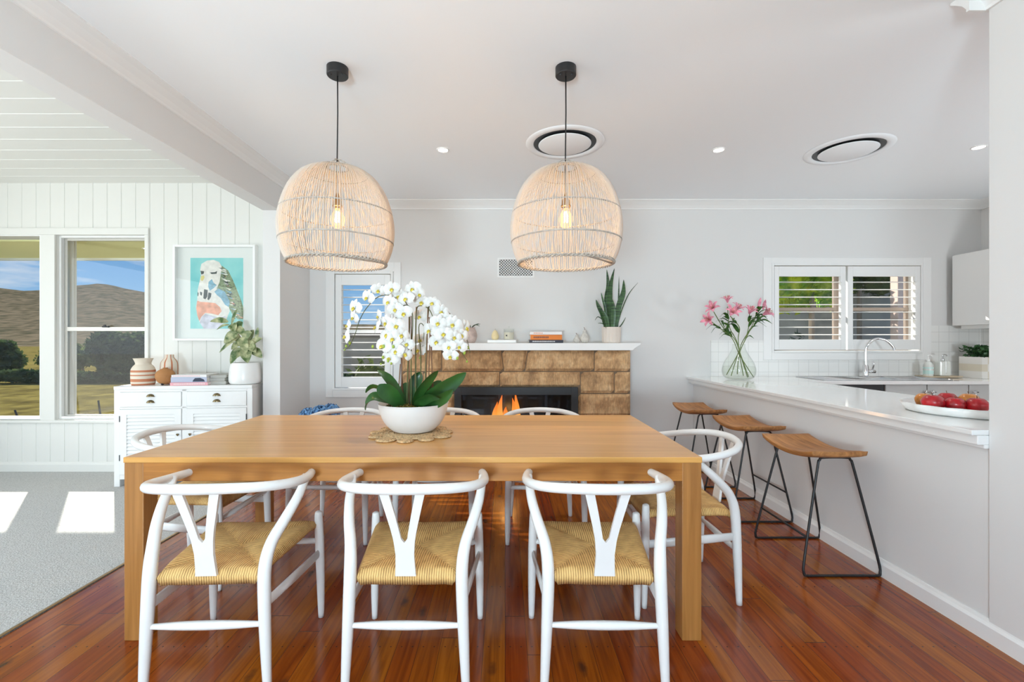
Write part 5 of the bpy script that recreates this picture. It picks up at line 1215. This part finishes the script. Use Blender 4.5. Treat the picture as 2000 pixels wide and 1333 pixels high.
for q in ([(385, 610), (430, 620), (425, 700), (400, 735), (375, 720), (380, 660)], [(440, 650), (475, 660), (470, 700), (445, 745), (425, 735)], [(335, 640), (362, 650), (355, 690), (338, 680)], [(305, 640), (318, 660), (312, 700), (303, 690)], [(455, 405), (520, 400), (545, 385), (540, 420), (480, 425)], [(340, 385), (385, 390), (380, 420), (350, 430)]): shape(q, 3, 5)
shape([(345, 450), (385, 440), (390, 470), (365, 510), (342, 500)], 6, 5)
rg = random.Random(31)
for k in range(46):
    v = rg.random(); y_ = 340+v*620; xr = 620+(y_-340)*.36; xl = 560+(y_-340)*.22; x_ = rg.uniform(xl, max(xl+20, xr-40)); L__ = rg.uniform(30, 70); tk = rg.uniform(5, 11); a_ = rg.uniform(.15, .55)
    q = [(x_, y_), (x_+L__, y_+L__*a_-tk), (min(862, x_+L__*1.25), y_+L__*a_*1.2), (x_+L__, y_+L__*a_+tk)]
    if max(p_[0] for p_ in q) < 864: shape(q, rg.choice([3, 3, 1, 1, 2, 5]), 6+k % 3)
m.build('painting', pm, t)
m = MB(); m.box(-hw_+.021, hw_-.021, -AD+.008, -AD+.010, -hh_+.021, hh_-.021); m.build('glazing', MAT['glass'], t)

# blue hydrangeas in the corner behind the table
t = thing('hydrangea_vase', 'blue hydrangeas in a tall white vase in the corner by the small window', 'vase of flowers', (-1.72, 4.22, 0))
m = MB(); m.lathe(cat([(.001, .0), (.09, 0), (.11, .05), (.12, .2), (.09, .36), (.07, .42), (.08, .44)], 4)+[(.07, .43), (.001, .3)], n=28, cap=False); m.build('vase', MAT['ceramic'], t, smooth=True)
rg = random.Random(41)
for (x, y, z, r) in [(-.10, -.02, .545, .07), (.03, -.04, .565, .08), (.10, .02, .58, .075), (-.02, .06, .56, .07)]:
    m = MB()
    for k in range(330):
        a = rg.uniform(0, 2*PI); cz = rg.uniform(-.4, 1); s_ = math.sqrt(1-cz*cz); d = Vector((s_*math.cos(a), s_*math.sin(a), cz)); c = Vector((x, y, z))+d*r*rg.uniform(.82, 1.12); d = (d+Vector((rg.uniform(-.6, .6), rg.uniform(-.6, .6), rg.uniform(-.6, .6)))).normalized()
        o1 = d.orthogonal().normalized()*rg.uniform(.009, .015); o2 = d.cross(o1)
        m.add([c+o1, c+o2, c-o1, c-o2], [(0, 1, 2, 3)])
    m.ball((x, y, z), r*.55, 12); m.build('flower_head', MAT['hyd'], t)
    m = MB(); m.tube([(x*.3, y*.3, .35), (x, y, z-.03)], .004, 6); m.build('stem', MAT['lilystem'], t)

# ================================================================== OUTSIDE
GZ = -.8
m = MB(); n = 40; vs = []
for j in range(n+1):
    for i in range(n+1):
        x = -220+400*i/n; y = 4.7+(j/n)**2.2*260; z = GZ+(.10*noise.noise(Vector((x*.3, y*.3, 0))) if y < 60 else 0)
        vs.append((x, y, z))
m.add(vs, [(j*(n+1)+i, j*(n+1)+i+1, (j+1)*(n+1)+i+1, (j+1)*(n+1)+i) for j in range(n) for i in range(n)])
struct(m.build('ground', MAT['grass'], smooth=True))
m = MB(); m.box(-60, 60, -40, YF-T-.01, GZ-.1, -.15); struct(m.build('ground', MAT['grass']))
# hills: a long ridge
nx, ny = 140, 16; vs = []
def ridge(px):
    pts = [(-900, 520), (-400, 560), (-100, 540), (0, 564), (45, 569), (83, 568), (120, 563), (160, 557), (190, 555), (215, 557), (250, 566), (285, 571), (330, 580), (500, 610), (650, 634), (900, 636), (2600, 636)]
    for a, b in zip(pts, pts[1:]):
        if a[0] <= px <= b[0]: return a[1]+(b[1]-a[1])*(px-a[0])/(b[0]-a[0])
    return 636
for j in range(ny+1):
    v = j/ny; Y = 170+260*v
    for i in range(nx+1):
        px = -900+2500*i/nx; top = (667-ridge(px))*430/888.9+EYE
        z = GZ+(top-GZ)*(v**1.35)+(3.0*noise.noise(Vector((px*.02, v*6, 0)))*v if j < ny else .7*noise.noise(Vector((px*.3, 0, 0))))
        vs.append(((px-986)*Y/888.9, Y, z))
m = MB(); m.add(vs, [(j*(nx+1)+i, j*(nx+1)+i+1, (j+1)*(nx+1)+i+1, (j+1)*(nx+1)+i) for j in range(ny) for i in range(nx)])
struct(m.build('hill', MAT['hill'], smooth=True))
def bush(name, label, cat_, c, size, n, mt, leaf=.12, seed=1, trunk=True):
    rg = random.Random(seed); t = thing(name, label, cat_, (c[0], c[1], c[2])); m = MB()
    lobes = [(Vector((rg.uniform(-.6, .6)*size[0], rg.uniform(-.4, .4)*size[1], size[2]*rg.uniform(.35, .75))), rg.uniform(.35, .6)) for _ in range(9)]
    for k in range(n):
        q, s = rg.choice(lobes); a = rg.uniform(0, 2*PI); cz = rg.uniform(-.9, 1); sr = math.sqrt(1-cz*cz); d = Vector((sr*math.cos(a), sr*math.sin(a), cz))
        p = q+Vector((d.x*size[0]*s, d.y*size[1]*s, d.z*size[2]*s*.75))*rg.uniform(.75, 1.02)
        if p.z < 0: p.z = rg.uniform(0, .2)
        u = Vector((rg.uniform(-1, 1), rg.uniform(-1, 1), rg.uniform(-1, 1))).normalized()*leaf; w_ = u.orthogonal().normalized()*leaf*.45
        m.add([p-u, p+w_, p+u, p-w_], [(0, 1, 2, 3)])
    for q, s in lobes: m.ball(q, 1, 10, (size[0]*s*.8, size[1]*s*.8, min(size[2]*s*.6, q.z*.98)))
    m.build('foliage', mt, t)
    if trunk or name == 'vine': m2_ = MB(); m2_.tube([(0, 0, 0 if trunk else GZ-c[2]-.03), (0, 0, size[2]*.5)], max(.04, size[0]*.05), 6); m2_.build('trunk', MAT['fencewood'], t)
    return t
bush('garden_tree', 'dark rounded tree in the paddock seen through the right living-room window', 'tree', (-20.95, 25, GZ), (1.85, 1.6, 2.45), 5200, MAT['bush'], .16, 3)
bush('garden_bush', 'green leafy shrub left of the dark paddock tree', 'bush', (-25.95, 28, GZ), (1.2, .9, 1.75), 1800, MAT['bush2'], .13, 4)
bush('garden_bush', 'low olive shrub at the left edge of the right living-room window', 'bush', (-30.1, 31, GZ), (1.4, .9, 1.6), 1500, MAT['bush2'], .13, 5)
bush('garden_bush', 'dark bushy shrub seen through the far left window pane', 'bush', (-28.3, 25, GZ), (1.6, 1.2, 2.1), 3000, MAT['bush'], .14, 6)
bush('garden_bush', 'low dark green shrub beside the window post in the left pane', 'bush', (-31.2, 28.5, GZ), (1.5, .9, 1.3), 2000, MAT['bush'], .13, 7)
bush('hedge', 'low dark hedge strip running across the paddock', 'hedge', (-20.9, 22, GZ), (4.4, .5, .62), 5000, MAT['bush'], .12, 8, trunk=False)
def post(px, y0, y1, Y, lean, label):
    a = W(px+lean, y1, Y); b = W(px, y0, Y); m = MB(); m.tube([(0, 0, GZ-a.z-.05), (0, 0, 0), (b.x-a.x, 0, b.z-a.z)], .016, 6)
    tag(m.build('fence_stake', MAT['blackm'], loc=a), label, 'stake', 'thin fence stakes in the paddock')
post(29, 802, 818, 8.5, 6, 'thin dark stake leaning in the grass, left pane'); post(192, 783, 811, 8.5, 4, 'thin dark stake leaning in the grass, right pane')
# verandah eave over the living windows
m = MB(); m.box(XLL-1, LX2-.1, YL+T+.001, 5.44, 2.232, 2.26); struct(m.build('eave', MAT['soffit']))
m = MB(); m.box(XLL-1, LX2-.1, 5.44, 5.47, 2.205, 2.36); m.box(XLL-1, LX2-.1, YL+T+.001, 5.44, 2.262, 2.36); struct(m.build('trim_9', MAT['trim']))
t = downlight(-3.83, 4.88, 2.231, 'round downlight in the yellow verandah ceiling outside the window', d1); t['group'] = 'recessed ceiling downlights'
tag(MB().ball((0, 0, 0), .012, 10).build('ceiling_hook', MAT['blackm'], loc=(-3.72, 4.88, 2.222)), 'tiny dark fitting in the verandah ceiling beside its downlight', 'hook')
# garden wall and hedge behind the small window; vine, wall and post behind the kitchen window
m = MB(); m.box(-6.2, -1.6, 9.0, 9.25, GZ, 1.32); tag(m.build('garden_wall', MAT['render'], bevel=.01), 'grey garden wall beyond the small shuttered window', 'garden wall')
m = MB(); m.box(-6.2, -1.6, 8.95, 9.3, 1.32, 1.46); tag(m.build('wall_coping', MAT['fencewood'], bevel=.01), 'weathered timber capping on top of the grey garden wall', 'coping')
bush('garden_bush', 'leafy shrub in front of the grey garden wall outside the small window', 'bush', (-2.3, 8.0, GZ), (1.0, .4, 1.65), 1500, MAT['bush2'], .09, 11)
m = MB(); m.box(3.2, 9.5, 8.6, 8.8, GZ, 2.6); tag(m.build('garden_wall', MAT['render']), 'dark grey rendered wall outside the kitchen window', 'garden wall')
bush('vine', 'sunlit yellow-green vine outside the left kitchen shutter', 'vine', (4.65, 6.9, 1.62), (.68, .35, 1.1), 2600, MAT['vine'], .07, 12, trunk=False)
bush('vine', 'darker green vine leaves at the top of the right kitchen shutter', 'vine', (6.35, 8.15, 1.95), (.8, .25, 1.0), 2600, MAT['bush2'], .07, 13, trunk=False)
bush('garden_bush', 'grey-green shrub low outside the left kitchen shutter', 'bush', (4.6, 7.7, GZ), (.55, .35, 2.0), 1600, MAT['bush'], .08, 14)
m = MB(); m.box(6.22, 6.34, 7.2, 7.35, GZ, 2.8); tag(m.build('verandah_post', MAT['pinkbrick'], bevel=.01), 'pale pink verandah post outside the right kitchen shutter', 'post')
